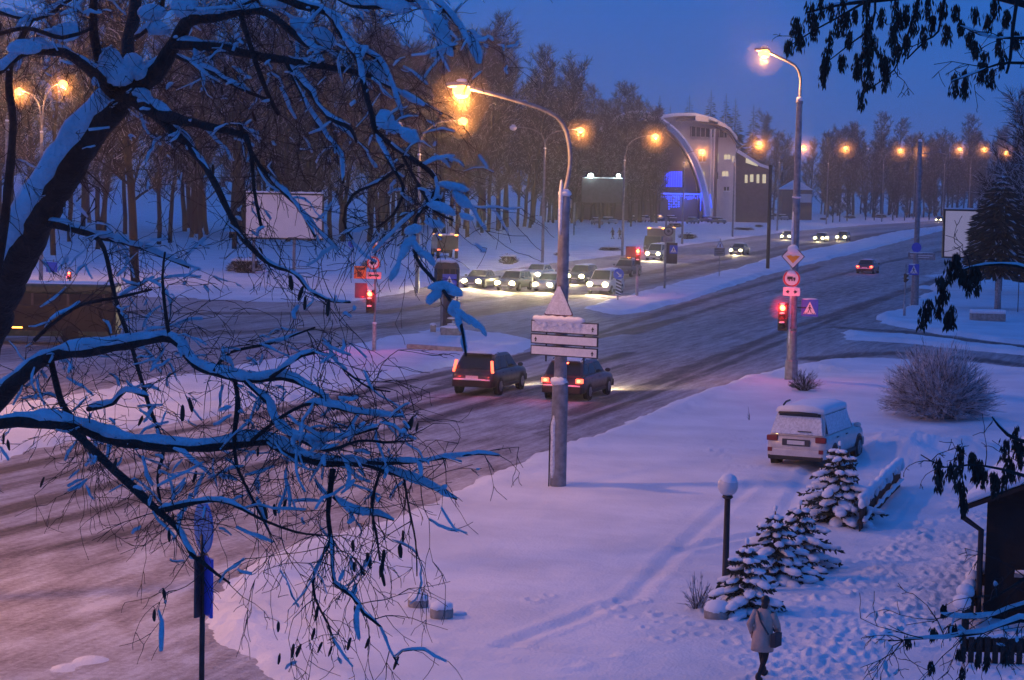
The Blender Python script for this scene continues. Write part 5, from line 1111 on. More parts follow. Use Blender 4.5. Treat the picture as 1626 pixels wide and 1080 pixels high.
for (px, py, ty, Rb, seed, lab) in [(1330, 826, 703, 1.18, 1, 'snow laden little spruce next to the fence, just below the parked car'), (1268, 896, 797, .95, 2, 'snow laden spruce at the back of the group of three, the rightmost one'), (1228, 920, 806, .95, 3, 'snow laden spruce in the middle of the group of three'), (1183, 976, 858, .82, 4, 'dark small spruce with less snow beside the globe lamp')]:
    b = GS(px, py); H = topz(b, ty) - b.z; root = empty('small_spruce', b, 0, lab, 'spruce', 'small snow laden spruces'); t, c, s = small_spruce(seed, H, Rb, .8 if seed == 4 else 1)
    t.build('trunk', 'bark', root); c.build('crown', 'needle', root); s.build('snow_load', 'snow', root, True)
# stone pots
def pot(px, py, r, h, label, m='concrete', grp='round stone pots in the snow', cap=.10):
    b = GS(px, py) - V((0, 0, .03)); root = empty('stone_pot', b, 0, label, 'planter', grp); q = MB(root); q.lathe([(r * .75, -.1), (r * .95, .05), (r, h * .7), (r * .92, h)], 18, c=b); q.build('bowl', m, root, True)
    q = MB(root); q.ell(b + V((0, 0, h)), (r * 1.0, r * 1.0, cap), 16, 8, j=.04, rnd=random.Random(px)); q.build('snow_cap', 'snow', root, True)
pot(1139, 984, .27, .24, 'snow capped stone pot at the foot of the globe lamp', cap=.17)
pot(664, 962, .21, .22, 'rough stone bollard with snow cap, left one of the two', cap=.13); pot(701, 981, .23, .26, 'rough stone bollard with snow cap, right one of the two', cap=.12)
q = GS(728, 977); o = MB(None); o.ell(tuple(q + V((0, 0, .03))), (.16, .1, .08), 10, 6, j=.1); o = o.build('snow_lump', 'snow', None, True); tag(o, 'small lump of snow beside the right stone bollard', 'snow lump')
# concrete bench on the right corner
b = GS(1568, 509); root = empty('snowy_bench', b, 0, 'long concrete block with thick snow on top at the right corner', 'bench', None); k = depth(b) / FPX
q = MB(root); q.box(tuple(b + V((0, 0, .25))), (54 * k, .8, .5), rz=R(-3)); q.build('block', 'concrete', root, bevel=.05); q = MB(root)
q.loft([[b + V((x * k, y, .5 + z)) for y, z in [(.42, 0), (.3, .26), (-.3, .26), (-.42, 0)]] for x in (-27, -25, -10, 10, 25, 27)]); q.build('snow_cap', 'snow', root, True)
# fence by the spruce
a, c2 = GS(1364, 842), GS(1429, 772); root = empty('board_fence', a, 0, 'low dark board fence with thick snow on its rail, beside the snow laden spruce', 'fence'); d = (c2 - a); n_ = 26; dn = d.normalized(); nn = V((-dn.y, dn.x, 0))
q = MB(root); rr = random.Random(6)
for i in range(n_): p = a.lerp(c2, (i + .5) / n_); p.z = .1; q.box(tuple(p + V((0, 0, .38))), (d.length / n_ * .72, .03, .78 + rr.uniform(-.03, .03)), rz=math.atan2(d.y, d.x))
q.build('pickets', 'wood', root); q = MB(root)
for z in (.25, .65): p = (a + c2) / 2; q.box((p.x, p.y, .1 + z), (d.length, .10, .07), rz=math.atan2(d.y, d.x))
q.build('rails', 'wood', root); q = MB(root); pts = [a.lerp(c2, t_) for t_ in np.linspace(0, 1, 22)]
q.tube([V((p.x, p.y, .92 + rr.uniform(-.04, .04))) for p in pts], [.05] + [rr.uniform(.09, .15) for _ in range(20)] + [.05], 8)
q.tube([V((p.x, p.y, .40 + rr.uniform(-.05, .05))) + nn * -.1 for p in pts], [.03] + [rr.uniform(.03, .09) for _ in range(20)] + [.03], 6)
for p in pts[::2]: q.ell(tuple(V((p.x, p.y, .82)) + nn * -.06 + dn * rr.uniform(-.2, .2)), (.10, .10, rr.uniform(.10, .2)), 8, 6, j=.15, rnd=rr)
q.build('snow_load', 'snow', root, True)
# kiosk at the right edge
kd = 42.5
def K(px, py, dep=kd): return P(px, py, dep)
kl = K(1566, 850); kz = K(1566, 797).z
root = empty('kiosk', V((kl.x, kl.y, 0)), 0, 'dark low kiosk with snowy roof, gutter and bent drainpipe at the right edge', 'kiosk'); kx, ky = kl.x, kl.y
KT = Matrix.Translation((kx, ky, 0)) @ Matrix.Rotation(R(-19), 4, 'Z') @ Matrix.Translation((-kx, -ky, 0))
q = MB(root, KT); q.box((kx + 3, ky + 5, kz / 2 - .1), (6, 10, kz + .2)); q.prism([(kx, kz), (kx + 6, kz), (kx + 3, kz + 1.3)], ky + .01, ky + 9.9); q.build('wall', 'kiosk', root)
q = MB(root, KT); q.prism([(kx - .4, kz - .14), (kx + 3, kz + 1.34), (kx + 6.4, kz - .14), (kx + 6.4, kz - .05), (kx + 3, kz + 1.43), (kx - .4, kz - .05)], ky - .4, ky + 10.4); rf = q.build('roof', 'kiosk', root)
q = MB(root, KT); q.prism([(kx - .45, kz - .05), (kx + 3, kz + 1.45), (kx + 6.45, kz - .05), (kx + 6.4, kz + .18), (kx + 3, kz + 1.72), (kx - .4, kz + .18)], ky - .45, ky + 10.45); q.build('roof_snow', 'snow', rf, bevel=.08)
q = MB(root, KT); gx, gy = kx - .42, ky - .35; q.tube([(gx, ky + 10.4, kz - .10), (gx, gy - .1, kz - .13)], .06, 8); q.tube([(gx, gy, kz - .13), (gx, gy, kz - .28), (kx - .09, gy + .24, kz - .55), (kx - .09, gy + .24, .7), (kx - .09, gy + .24, .2)], .058, 10); q.build('drainpipe', 'darkmetal', root, True)
q = MB(root, KT); q.box((kx + 3.2, ky - .15, K(1600, 908).z), (5.2, .3, .06)); q.build('ledge', 'concrete', root)
q = MB(root, KT); q.tube([(kx + .6 + i * .4, ky - .16, K(1600, 905).z + .02) for i in range(12)], [.03] + [.075] * 10 + [.03], 8); q.build('ledge_snow', 'snow', root, True)
q = MB(root, KT); q.add([(kx + .9, ky - .012, .3), (kx + 1.9, ky - .012, .3), (kx + 1.9, ky - .012, kz - .3), (kx + .9, ky - .012, kz - .3), (kx + .9, ky + .1, .3), (kx + 1.9, ky + .1, .3), (kx + 1.9, ky + .1, kz - .3), (kx + .9, ky + .1, kz - .3)], [(0, 1, 2, 3), (7, 6, 5, 4), (0, 4, 5, 1), (1, 5, 6, 2), (2, 6, 7, 3), (3, 7, 4, 0)]); q.build('door', 'darkmetal', root)
# snowy low wall left of the kiosk and picket fence in front
q = MB(None); rr = random.Random(13); a, c2 = GS(1524, 1003), GS(1553, 925); root = empty('snow_capped_fence', a, 0, 'row of short posts under round snow caps leading to the kiosk drainpipe', 'fence')
q = MB(root)
for i in range(5): p = a.lerp(c2, i / 4); q.box((p.x + .1, p.y, .35), (.12, .12, .55))
q.box(tuple((a + c2) / 2 + V((.1, 0, .35))), ((c2 - a).length, .05, .35), rz=math.atan2((c2 - a).y, (c2 - a).x)); q.build('boards', 'wood', root)
for i in range(6): p = a.lerp(c2, i / 5); q = MB(root); q.ell((p.x + rr.uniform(0, .1), p.y, .68 + rr.uniform(-.05, .08)), (rr.uniform(.14, .2), rr.uniform(.18, .28), rr.uniform(.14, .2)), 10, 7, j=.1, rnd=rr); q.build('snow_cap', 'snow', root, True)
a, c2 = GS(1528, 1062), GS(1720, 1064); root = empty('picket_fence', a, 0, 'dark wooden picket fence in the bottom right corner', 'fence'); q = MB(root); n_ = 16
for i in range(n_): p = a.lerp(c2, i / (n_ - 1)); q.box((p.x, p.y, .35), (.10, .035, .75))
q.build('pickets', 'wood', root); q = MB(root); m = (a + c2) / 2; q.box((m.x, m.y + .04, .58), ((c2 - a).length, .05, .28)); q.box((m.x, m.y + .04, .2), ((c2 - a).length, .05, .09)); q.build('rails', 'wood', root)
q = MB(root); q.tube([V((p_, m.y, .74 + rr.uniform(-.02, .02))) for p_ in np.linspace(a.x, c2.x, 20)], [rr.uniform(.03, .06) for _ in range(20)], 6); q.build('snow_cap', 'snow', root, True)
# ================================================================ PEOPLE
def person(loc, rz, label, coat, legs, H=1.68, step=.30, grp=None, lean=.06, arms='swing', detail=True, hat=None, bag=False):
    root = empty('person', loc, rz, label, 'person', grp); k = H / 1.72
    def skin(name, chain, m, par=None, lv=2):
        vs = [tuple(V(p) * k) for p, _, _ in chain]; rad = [r for _, r, _ in chain]; ed = [(i, pa_) for i, (_, _, pa_) in enumerate(chain) if pa_ is not None]
        me = bpy.data.meshes.new(name); me.from_pydata(vs, ed, []); o = bpy.data.objects.new(name, me); C.objects.link(o)
        md = o.modifiers.new('s', 'SKIN'); sl = me.skin_vertices[0].data if me.skin_vertices else None
        if sl is None: bpy.context.view_layer.objects.active = o; sl = me.skin_vertices[0].data
        for i, r in enumerate(rad): sl[i].radius = (r[0] * k, r[1] * k) if isinstance(r, tuple) else (r * k, r * k); sl[i].use_root = (i == 0)
        md.use_smooth_shade = True; sb = o.modifiers.new('u', 'SUBSURF'); sb.levels = sb.render_levels = lv
        dg = bpy.context.evaluated_depsgraph_get(); nm = bpy.data.meshes.new_from_object(o.evaluated_get(dg)); bpy.data.objects.remove(o); nm.name = name
        nm.materials.clear(); nm.materials.append(M[m] if isinstance(m, str) else m); o = bpy.data.objects.new(name, nm); C.objects.link(o); o.parent = par or root; return o
    # x forward, z up.  one continuous body: pelvis -> torso -> neck, arms, legs
    L_ = lean
    ch = [((0, 0, .93), (.13, .15), None), ((L_ * .3, 0, 1.10), (.11, .14), 0), ((L_ * .8, 0, 1.32), (.12, .17), 1), ((L_, 0, 1.46), .07, 2), ((L_ * 1.2, 0, 1.53), .052, 3),
          ((L_ * .9, .19, 1.40), .062, 2), ((-.10, .24, 1.15), .050, 5), ((.02, .24, .93), .040, 6), ((L_ * .9, -.19, 1.40), .062, 2), ((.12, -.25, 1.16), .050, 8), ((.30, -.22, 1.00), .040, 9),
          ((.02, .10, .88), .095, 0), ((step * .35 + .05, .10, .50), .068, 11), ((step * .75, .10, .10), .045, 12), ((step * .75 + .16, .10, .04), .035, 13),
          ((.0, -.10, .88), .095, 0), ((-step * .15, -.10, .50), .068, 15), ((-step * .95, -.10, .13), .045, 16), ((-step * .95 + .13, -.10, .05), .035, 17)]
    body = skin('body', ch, legs)
    # coat over torso and arms
    q = MB(None); rg = []
    for z, rx, ry, x in [(.62, .21, .24, -.01), (.80, .20, .235, 0), (.98, .175, .215, .01), (1.12, .155, .20, L_ * .4), (1.30, .165, .225, L_ * .8), (1.42, .13, .20, L_), (1.50, .075, .09, L_ * 1.1)]:
        rg.append([((x + rx * math.cos(a)) * k, ry * math.sin(a) * k, z * k) for a in [i * math.pi / 8 for i in range(16)]])
    q.loft(rg)
    for s, ch2 in ((1, [(L_ * .9, .17, 1.42), (-.09, .26, 1.15), (.03, .25, .96)]), (-1, [(L_ * .9, -.17, 1.42), (.10, -.27, 1.17), (.27, -.23, 1.01)])):
        q.tube([tuple(V(p) * k) for p in ch2], [.085 * k, .075 * k, .062 * k], 12)
    ct = q.build('coat', coat, root, True)
    if bag: q = MB(None); q.tube([tuple(V(p) * k) for p in [(.12, .10, 1.46), (.19, -.02, 1.25), (.17, -.2, 1.0)]], .022 * k, 6); q.tube([tuple(V(p) * k) for p in [(-.08, .10, 1.46), (-.17, -.02, 1.25), (-.17, -.2, 1.0)]], .022 * k, 6); q.box(tuple(V((0, -.30, .88)) * k), (.34 * k, .12 * k, .28 * k)); q.build('shoulder_bag', 'darkpanel', root, bevel=.02)
    skinm = M.get('skin') or M.setdefault('skin', mat('skin', (.38, .22, .17), .6, 0, .05))
    q = MB(None); hx = L_ * 1.35 + .02
    q.ell((hx * k, 0, 1.635 * k), (.098 * k, .078 * k, .118 * k), 18, 12); q.ell(((hx + .035) * k, 0, 1.585 * k), (.062 * k, .056 * k, .07 * k), 12, 8)
    q.add([tuple(V(p) * k) for p in [(hx + .092, -.018, 1.60), (hx + .092, .018, 1.60), (hx + .125, 0, 1.605), (hx + .095, 0, 1.66)]], [(0, 1, 2), (0, 2, 3), (1, 3, 2), (0, 3, 1)])
    for s in (1, -1): q.ell((hx * k, s * .08 * k, 1.63 * k), (.018 * k, .012 * k, .03 * k), 8, 6)
    hd = q.build('head', skinm, root, True)
    q = MB(None)
    for s in (1, -1): q.ell(((hx + .088) * k, s * .03 * k, 1.645 * k), (.010 * k, .013 * k, .008 * k), 8, 6)
    q.build('eyes', 'black', hd); q = MB(None); q.box(((hx + .096) * k, 0, 1.565 * k), (.008 * k, .045 * k, .010 * k)); q.build('mouth', 'taildim', hd)
    q = MB(None); q.ell(((hx - .014) * k, 0, 1.665 * k), (.108 * k, .090 * k, .105 * k), 16, 10); q.ell(((hx - .05) * k, 0, 1.56 * k), (.07 * k, .075 * k, .10 * k), 12, 8); q.build('hat' if hat else 'hair', hat or 'plastic', hd, True)
    for s, w_, fw in ((1, (.03, .25, .94), (.15, 0, -1)), (-1, (.29, -.225, .99), (.8, 0, -.45))):
        F = V(fw).normalized(); sd_ = V((0, s, 0)); w0 = V(w_); q = MB(None)
        q.tube([tuple((w0 + F * t_) * k) for t_ in (0, .04, .09)], [.026 * k, .038 * k, .032 * k], 8)
        for i, (off, ln) in enumerate([(-.028, .065), (-.010, .075), (.010, .070), (.028, .055)]):
            b0 = w0 + F * .08 + V((off, 0, off * .3)); q.tube([tuple(b0 * k), tuple((b0 + F * ln * .5 - sd_ * .01) * k), tuple((b0 + F * ln - sd_ * .03) * k)], [.010 * k, .009 * k, .007 * k], 6)
        b0 = w0 + F * .03; q.tube([tuple(b0 * k), tuple((b0 + V((.03, -s * .02, -.02))) * k), tuple((b0 + V((.04, -s * .035, -.055))) * k)], [.012 * k, .010 * k, .008 * k], 6)
        q.build('hand', skinm, root, True)
    for (x, z, s) in ((step * .75, .06, .10), (-step * .95, .07, -.10)): q = MB(None); q.ell(((x + .06) * k, s * k, z * k), (.15 * k, .055 * k, .065 * k), 12, 8); q.ell((x * k, s * k, (z + .08) * k), (.065 * k, .06 * k, .10 * k), 12, 8); q.build('boot', 'plastic', root, True)
    return root
M['coat'] = mat('cream_coat', (.50, .36, .30), .9, 0, .08, 8, .1); M['trousers'] = mat('dark_trousers', (.02, .018, .02), .9); M['darkcoat'] = mat('dark_coat', (.035, .03, .035), .9)
ph = P(1213, 950, 36.2); pb = V((ph.x, ph.y, 0)); pb.z = gz(pb) - .03
person(pb, R(60), 'person in a pale cream coat and dark trousers walking across the snow below the spruces', 'coat', 'trousers', H=ph.z - pb.z, bag=True, step=.44)
for px, py, lab in [(973, 380, 'dark clad person walking on the far side path, left one of the pair'), (984, 380, 'dark clad person walking on the far side path, right one of the pair')]:
    b = GS(px, py); person(b, R(200), lab, 'darkcoat', 'trousers', H=1.72, step=.25)
# ================================================================ BIG SNOWY TREE CLOSE TO THE CAMERA
rr = random.Random(31)
bk, tw_, sn, pod = MB(), MB(), MB(), MB()
DS_ = FPX / 2000          # depths below were estimated for a shorter lens
_P = P
def P(x, y, d): return _P(x, y, d * DS_)
def vnoise(i, s): return math.sin(i * 1.7 + s) * .5 + math.sin(i * .61 + s * 2.3) * .5
def limb(pts, snow=1.0, tdens=9, tlen=.55, droop=.5, seed=0, n=8, clump=1.0, sstart=0, up=.2, gaps=.25):
    """pts: (px, py, depth, radius px)"""
    path = smooth_path([(P(x, y, d), r * .86 * d * DS_ / FPX) for x, y, d, r in pts], .07)
    bk.tube([p + V((vnoise(i, seed), vnoise(i, seed + 4), vnoise(i, seed + 8))) * r * .12 for i, (p, r) in enumerate(path)], [r * (1 + .1 * vnoise(i * 2, seed)) for i, (p, r) in enumerate(path)], n)
    run = []
    def flush():
        if len(run) > 2:
            rs_ = [q[1] for q in run]; rs_[0] *= .25; rs_[-1] *= .25; rs_[1] *= .8; rs_[-2] *= .8; sn.tube([q[0] for q in run], rs_, 8)
        run.clear()
    if snow:
        on_ = True
        for i, (p, r) in enumerate(path):
            d = path[min(i + 1, len(path) - 1)][0] - path[max(i - 1, 0)][0]; st = abs(d.normalized().z) if d.length else 0
            if i % 5 == 0: on_ = rr.random() > (gaps if r < .05 else gaps * .3) + max(0, st - .72) * 2.0
            if not on_: flush(); continue
            h = (r * .55 + .0052 * snow * clump) * (1 + .35 * vnoise(i * .7, seed + 2) + rr.uniform(-.16, .16)) * (1 - .45 * max(0, st - .5))
            run.append((p + V((0, 0, r * .55 + h * .45)), max(.006, h)))
        flush()
    tot = sum((path[i + 1][0] - path[i][0]).length for i in range(len(path) - 1)); nt_ = int(tot * tdens * 1.7)
    for _ in range(nt_):
        i = rr.randrange(1, len(path) - 1); p = path[i][0]; d = (path[i + 1][0] - path[i - 1][0]).normalized()
        v = (d * rr.uniform(.1, .9) + V((rr.uniform(-1, 1), rr.uniform(-1, 1), rr.uniform(-1, 1) + up - droop * .4))).normalized()
        twig(p, v, tlen * rr.uniform(.25, 1.0), max(.0030, path[i][1] * .07), droop, 2, snow)
def twig(p, v, L, r, droop, lev, snow):
    n = max(3, int(L / .06)); pts = [p]; q = p.copy()
    for i in range(n):
        v = (v + V((rr.uniform(-.36, .36), rr.uniform(-.36, .36), rr.uniform(-.34, .34) - droop * .13))).normalized(); q = q + v * L / n; pts.append(q.copy())
    r = max(r, .0019); tw_.tube(pts, [max(.0014, r * (1 - .7 * i / n)) for i in range(n + 1)], 4 if r > .006 else 3, cap=False)
    if snow and rr.random() < .12 * snow and abs((pts[-1] - pts[0]).normalized().z) < .85:
        a = rr.randrange(0, max(1, n - 2)); b = min(n, a + rr.randint(2, 5)); seg = pts[a:b + 1]
        if len(seg) > 2: h = rr.uniform(.0055, .0125) * (1 if lev == 2 else .75); sn.tube([s + V((0, 0, h * .8)) for s in seg], [h * .75] + [h * rr.uniform(.75, 1.35) for _ in seg[1:-1]] + [h * .75], 6)
    if lev > 0:
        for _ in range(rr.randint(2, 4) if lev == 2 else rr.randint(0, 3)):
            i = rr.randrange(1, n + 1); w_ = (v + V((rr.uniform(-1, 1), rr.uniform(-1, 1), rr.uniform(-1, .7)))).normalized(); twig(pts[i], w_, L * rr.uniform(.3, .6), r * .65, droop, lev - 1, snow * .7)
    elif rr.random() < .007: podat(pts[-1])
def podat(p, s=1):
    l = rr.uniform(.020, .034) * s; q0 = len(pod.v); pod.ell((0, 0, -l), (l * .30, l * .22, l), 8, 5, j=.15, rnd=rr); mt = Matrix.Translation(p) @ Euler((rr.uniform(-.4, .4), rr.uniform(-.4, .4), rr.uniform(0, 6))).to_matrix().to_4x4(); pod.v[q0:] = [tuple(mt @ V(v)) for v in pod.v[q0:]]
LIMBS = [
 # trunk up to the fork
 dict(pts=[(-60, 640, 8.6, 42), (-20, 520, 8.3, 38), (35, 395, 8.0, 35), (90, 295, 7.8, 33), (140, 218, 7.7, 30), (188, 160, 7.6, 27)], snow=.0, tdens=1, n=14),
 dict(pts=[(188, 160, 7.6, 24), (246, 118, 7.5, 17), (281, 63, 7.4, 14), (303, 32, 7.3, 12), (352, 25, 7.2, 10), (398, 7, 7.1, 8), (460, -20, 7, 7)], seed=1),
 dict(pts=[(215, 140, 7.6, 16), (202, 81, 7.7, 13), (214, 20, 7.8, 11), (222, -40, 7.9, 9)], seed=2, gaps=.6),
 dict(pts=[(180, 150, 7.6, 16), (158, 98, 7.5, 10), (148, 35, 7.4, 8), (151, -30, 7.3, 7)], seed=3, gaps=.6),
 dict(pts=[(205, 150, 7.6, 17), (229, 165, 7.5, 16), (267, 186, 7.3, 12), (317, 197, 7.1, 8), (390, 215, 6.9, 6)], snow=1.5, seed=4),
 dict(pts=[(390, 215, 6.9, 6), (400, 250, 6.8, 4), (403, 300, 6.8, 3.5), (415, 360, 6.7, 3)], seed=5, gaps=.8, droop=1),
 dict(pts=[(229, 170, 7.5, 14), (246, 183, 7.4, 9), (292, 225, 7.2, 7.5), (334, 278, 7.0, 6.5), (380, 370, 6.8, 5.5), (401, 395, 6.7, 5), (430, 420, 6.6, 4), (468, 434, 6.5, 3.5), (485, 455, 6.4, 3), (517, 476, 6.3, 2.5), (556, 480, 6.2, 2)], seed=6, gaps=.5, snow=.6),
 dict(pts=[(180, 155, 7.6, 13), (165, 130, 7.5, 11), (116, 92, 7.3, 9), (84, 81, 7.2, 9), (35, 84, 7.1, 8), (0, 112, 7.0, 7), (-50, 130, 6.9, 6)], snow=1.9, seed=7),
 dict(pts=[(275, 70, 7.4, 10), (352, 77, 7.2, 9), (419, 91, 7.0, 8), (496, 102, 6.8, 7), (556, 113, 6.7, 5), (591, 123, 6.6, 4), (640, 150, 6.5, 3), (675, 166, 6.4, 2)], snow=1.8, seed=8),
 dict(pts=[(303, 32, 7.3, 9), (390, 18, 7.1, 7), (422, 21, 7.0, 7), (450, 39, 6.9, 6.5), (482, 67, 6.8, 6), (503, 84, 6.7, 5), (514, 109, 6.7, 4)], snow=1.7, seed=9),
 dict(pts=[(430, -12, 7.0, 9), (475, 7, 6.9, 8), (520, 21, 6.8, 7), (538, 46, 6.7, 6.5), (556, 74, 6.6, 6), (572, 102, 6.5, 6), (577, 134, 6.4, 5.5), (591, 183, 6.3, 5), (598, 211, 6.3, 5), (640, 243, 6.2, 5), (672, 264, 6.1, 4.5), (693, 285, 6.1, 4.5), (694, 317, 6.0, 4), (675, 331, 6.0, 3)], snow=1.6, seed=10),
 dict(pts=[(520, -15, 6.8, 6), (560, 8, 6.7, 5.5), (610, 10, 6.6, 5), (661, 0, 6.5, 4), (690, 46, 6.4, 4), (722, 78, 6.3, 3)], snow=2.2, seed=11),
 dict(pts=[(640, -20, 6.4, 4), (690, 0, 6.4, 4), (732, 46, 6.3, 3.5), (752, 85, 6.3, 2.5)], snow=2.2, seed=12),
 dict(pts=[(560, 74, 6.6, 4), (600, 95, 6.5, 3.5), (625, 140, 6.4, 3), (640, 190, 6.3, 3)], snow=2.0, seed=13),
 dict(pts=[(380, 18, 7.1, 5), (401, 84, 7.0, 5), (426, 151, 6.9, 4.5), (443, 183, 6.9, 4)], seed=14, gaps=.8),
 dict(pts=[(456, 100, 6.9, 5), (496, 151, 6.8, 5), (521, 186, 6.7, 4.5), (556, 204, 6.6, 3.5), (566, 225, 6.5, 3)], snow=1.5, seed=15),
 dict(pts=[(380, 195, 7.0, 4), (401, 246, 6.9, 4), (433, 288, 6.8, 4), (450, 306, 6.7, 3.5), (478, 334, 6.6, 3), (500, 376, 6.5, 2.5)], seed=16, gaps=.5),
 dict(pts=[(693, 300, 6.1, 3.5), (668, 335, 6.0, 3.5), (658, 360, 5.9, 3.5), (661, 409, 5.8, 3.5), (682, 437, 5.7, 3.5), (704, 462, 5.6, 3.5), (721, 487, 5.5, 3), (732, 515, 5.4, 3), (740, 565, 5.3, 2)], seed=17, gaps=.9, tdens=3, snow=.6, tlen=.3),
 dict(pts=[(598, 215, 6.3, 3.5), (620, 260, 6.2, 3.5), (640, 300, 6.1, 3), (625, 340, 6.0, 2.5), (600, 360, 6.0, 2)], seed=18, snow=1.6),
 dict(pts=[(455, 100, 6.9, 4), (500, 190, 6.8, 3.5), (540, 245, 6.7, 3), (545, 290, 6.6, 2.5)], seed=19, snow=1.2),
 # lower limbs from the left
 dict(pts=[(-80, 700, 7.0, 24), (0, 632, 7.0, 18), (35, 597, 6.9, 14), (81, 566, 6.8, 11), (151, 556, 6.7, 10), (211, 546, 6.6, 9), (274, 538, 6.5, 8), (310, 580, 6.4, 7), (352, 595, 6.3, 6.5), (398, 604, 6.2, 6), (450, 600, 6.1, 5), (500, 620, 6.0, 4.5), (530, 650, 5.9, 3)], snow=2.5, seed=20, tdens=11, gaps=0),
 dict(pts=[(-80, 680, 6.6, 14), (0, 672, 6.5, 12), (53, 670, 6.5, 12), (120, 676, 6.4, 11), (162, 692, 6.4, 11), (211, 704, 6.3, 11), (310, 710, 6.2, 10), (419, 700, 6.1, 9), (433, 706, 6.1, 9), (503, 733, 6.0, 8), (577, 737, 5.9, 6), (644, 758, 5.8, 4), (668, 767, 5.8, 3), (725, 793, 5.7, 1.5)], snow=2.3, seed=21, tdens=11, gaps=0),
 dict(pts=[(577, 735, 5.9, 5), (630, 735, 5.8, 4), (668, 733, 5.8, 2.5), (704, 728, 5.7, 1.8), (760, 721, 5.6, 1.6), (792, 724, 5.6, 1.2)], snow=1.5, seed=22, gaps=.1, tdens=5),
 dict(pts=[(100, 676, 6.4, 7), (134, 700, 6.3, 7), (169, 735, 6.2, 8), (211, 774, 6.1, 8), (253, 813, 6.0, 7), (281, 837, 5.9, 5.5), (303, 879, 5.8, 4), (317, 890, 5.8, 4), (345, 912, 5.7, 3), (365, 926, 5.7, 2)], snow=1.1, seed=23, tdens=9),
 dict(pts=[(253, 812, 6.0, 6), (292, 802, 5.9, 5), (352, 795, 5.8, 4), (419, 826, 5.7, 3), (470, 845, 5.7, 2.2), (512, 850, 5.6, 1.5)], snow=1.3, seed=24),
 dict(pts=[(528, 745, 5.9, 6), (521, 816, 5.9, 4.5), (528, 869, 5.8, 4), (531, 925, 5.8, 3.5), (559, 946, 5.7, 3.2), (577, 974, 5.7, 3), (605, 996, 5.7, 2.4), (619, 1031, 5.6, 2), (633, 1056, 5.6, 1.6)], snow=.8, seed=25, gaps=.6, droop=1.2, tdens=9),
 dict(pts=[(526, 860, 5.85, 3), (500, 905, 5.8, 2.6), (500, 950, 5.8, 2.2), (521, 990, 5.7, 2), (531, 1025, 5.7, 1.5)], snow=.5, seed=26, gaps=.8, droop=1),
 dict(pts=[(605, 745, 5.8, 3), (590, 800, 5.8, 2.6), (598, 850, 5.8, 2.2), (603, 890, 5.7, 1.5)], snow=.5, seed=27, gaps=.8, droop=1.2),
 dict(pts=[(530, 790, 5.9, 3), (560, 812, 5.8, 3), (600, 818, 5.8, 2.4), (625, 826, 5.7, 2)], snow=2.4, seed=28, gaps=.1),
 dict(pts=[(640, 750, 5.8, 2.5), (650, 810, 5.8, 2), (660, 860, 5.7, 1.6), (662, 915, 5.7, 1.2)], snow=.6, seed=29, gaps=.7, droop=1.5, tdens=4),
 dict(pts=[(145, 372, 7.6, 5), (165, 395, 7.5, 4.5), (186, 483, 7.3, 4.2), (211, 557, 7.1, 4), (239, 652, 6.9, 4), (260, 712, 6.8, 3.5), (250, 760, 6.7, 2.5), (262, 830, 6.6, 2)], snow=.4, seed=30, gaps=.9, tdens=5),
 dict(pts=[(78, 560, 6.85, 6), (81, 571, 6.85, 6), (95, 631, 6.8, 6), (106, 652, 6.75, 6), (126, 680, 6.7, 5), (150, 730, 6.7, 3)], snow=1.0, seed=31, gaps=.6),
 dict(pts=[(50, 352, 7.9, 8), (90, 357, 7.8, 8), (130, 368, 7.7, 7), (165, 378, 7.6, 5), (197, 385, 7.5, 4), (240, 400, 7.4, 3), (300, 425, 7.3, 2)], snow=2.0, seed=32),
 dict(pts=[(50, 30, 7.3, 5), (20, 90, 7.3, 6), (14, 134, 7.3, 7), (21, 197, 7.3, 7), (14, 281, 7.3, 8), (2, 390, 7.3, 9), (-20, 500, 7.3, 10)], snow=.3, seed=33, gaps=.8, tdens=4),
 dict(pts=[(55, 540, 7.0, 4), (95, 505, 6.9, 3.5), (135, 482, 6.8, 3.2), (190, 472, 6.8, 3), (240, 460, 6.7, 2)], snow=1.4, seed=34),
 dict(pts=[(270, 538, 6.5, 4), (262, 490, 6.5, 3.2), (258, 440, 6.5, 2.6), (262, 400, 6.5, 2)], snow=.6, seed=35, gaps=.8, tdens=10, tlen=.5),
 dict(pts=[(140, 650, 6.8, 5), (180, 640, 6.7, 4.5), (200, 620, 6.6, 3), (235, 632, 6.5, 2)], snow=2.0, seed=36, gaps=.1),
 dict(pts=[(372, 598, 6.3, 4), (378, 640, 6.2, 5), (372, 690, 6.1, 4.5), (376, 740, 6.1, 3), (400, 790, 6.0, 2.5), (430, 850, 6.0, 1.6)], snow=.6, seed=37, gaps=.7),
 dict(pts=[(390, 606, 6.2, 4.5), (425, 640, 6.1, 4.5), (445, 680, 6.0, 4.5), (490, 700, 5.9, 4), (540, 695, 5.8, 3), (600, 680, 5.7, 2)], snow=2.4, seed=38, tdens=12, gaps=.1),
 dict(pts=[(430, 600, 6.1, 4), (480, 565, 6.0, 3), (520, 562, 6.0, 2.5), (550, 590, 5.9, 2), (585, 615, 5.8, 1.8), (620, 622, 5.8, 1.3)], snow=2.0, seed=39, gaps=.2),
 dict(pts=[(480, 700, 5.9, 4), (520, 715, 5.8, 3.5), (570, 700, 5.7, 2.5), (610, 702, 5.7, 2), (655, 700, 5.6, 1.5)], snow=2.2, seed=40, gaps=.2),
 dict(pts=[(400, 700, 6.1, 4), (450, 660, 6.0, 3.5), (500, 640, 5.9, 3), (560, 655, 5.8, 2.2), (640, 662, 5.7, 1.5)], snow=2.0, seed=41, gaps=.2),
 dict(pts=[(340, 590, 6.3, 3.5), (365, 560, 6.3, 3), (430, 545, 6.2, 2.4), (500, 520, 6.1, 1.6)], snow=1.2, seed=42, gaps=.5),
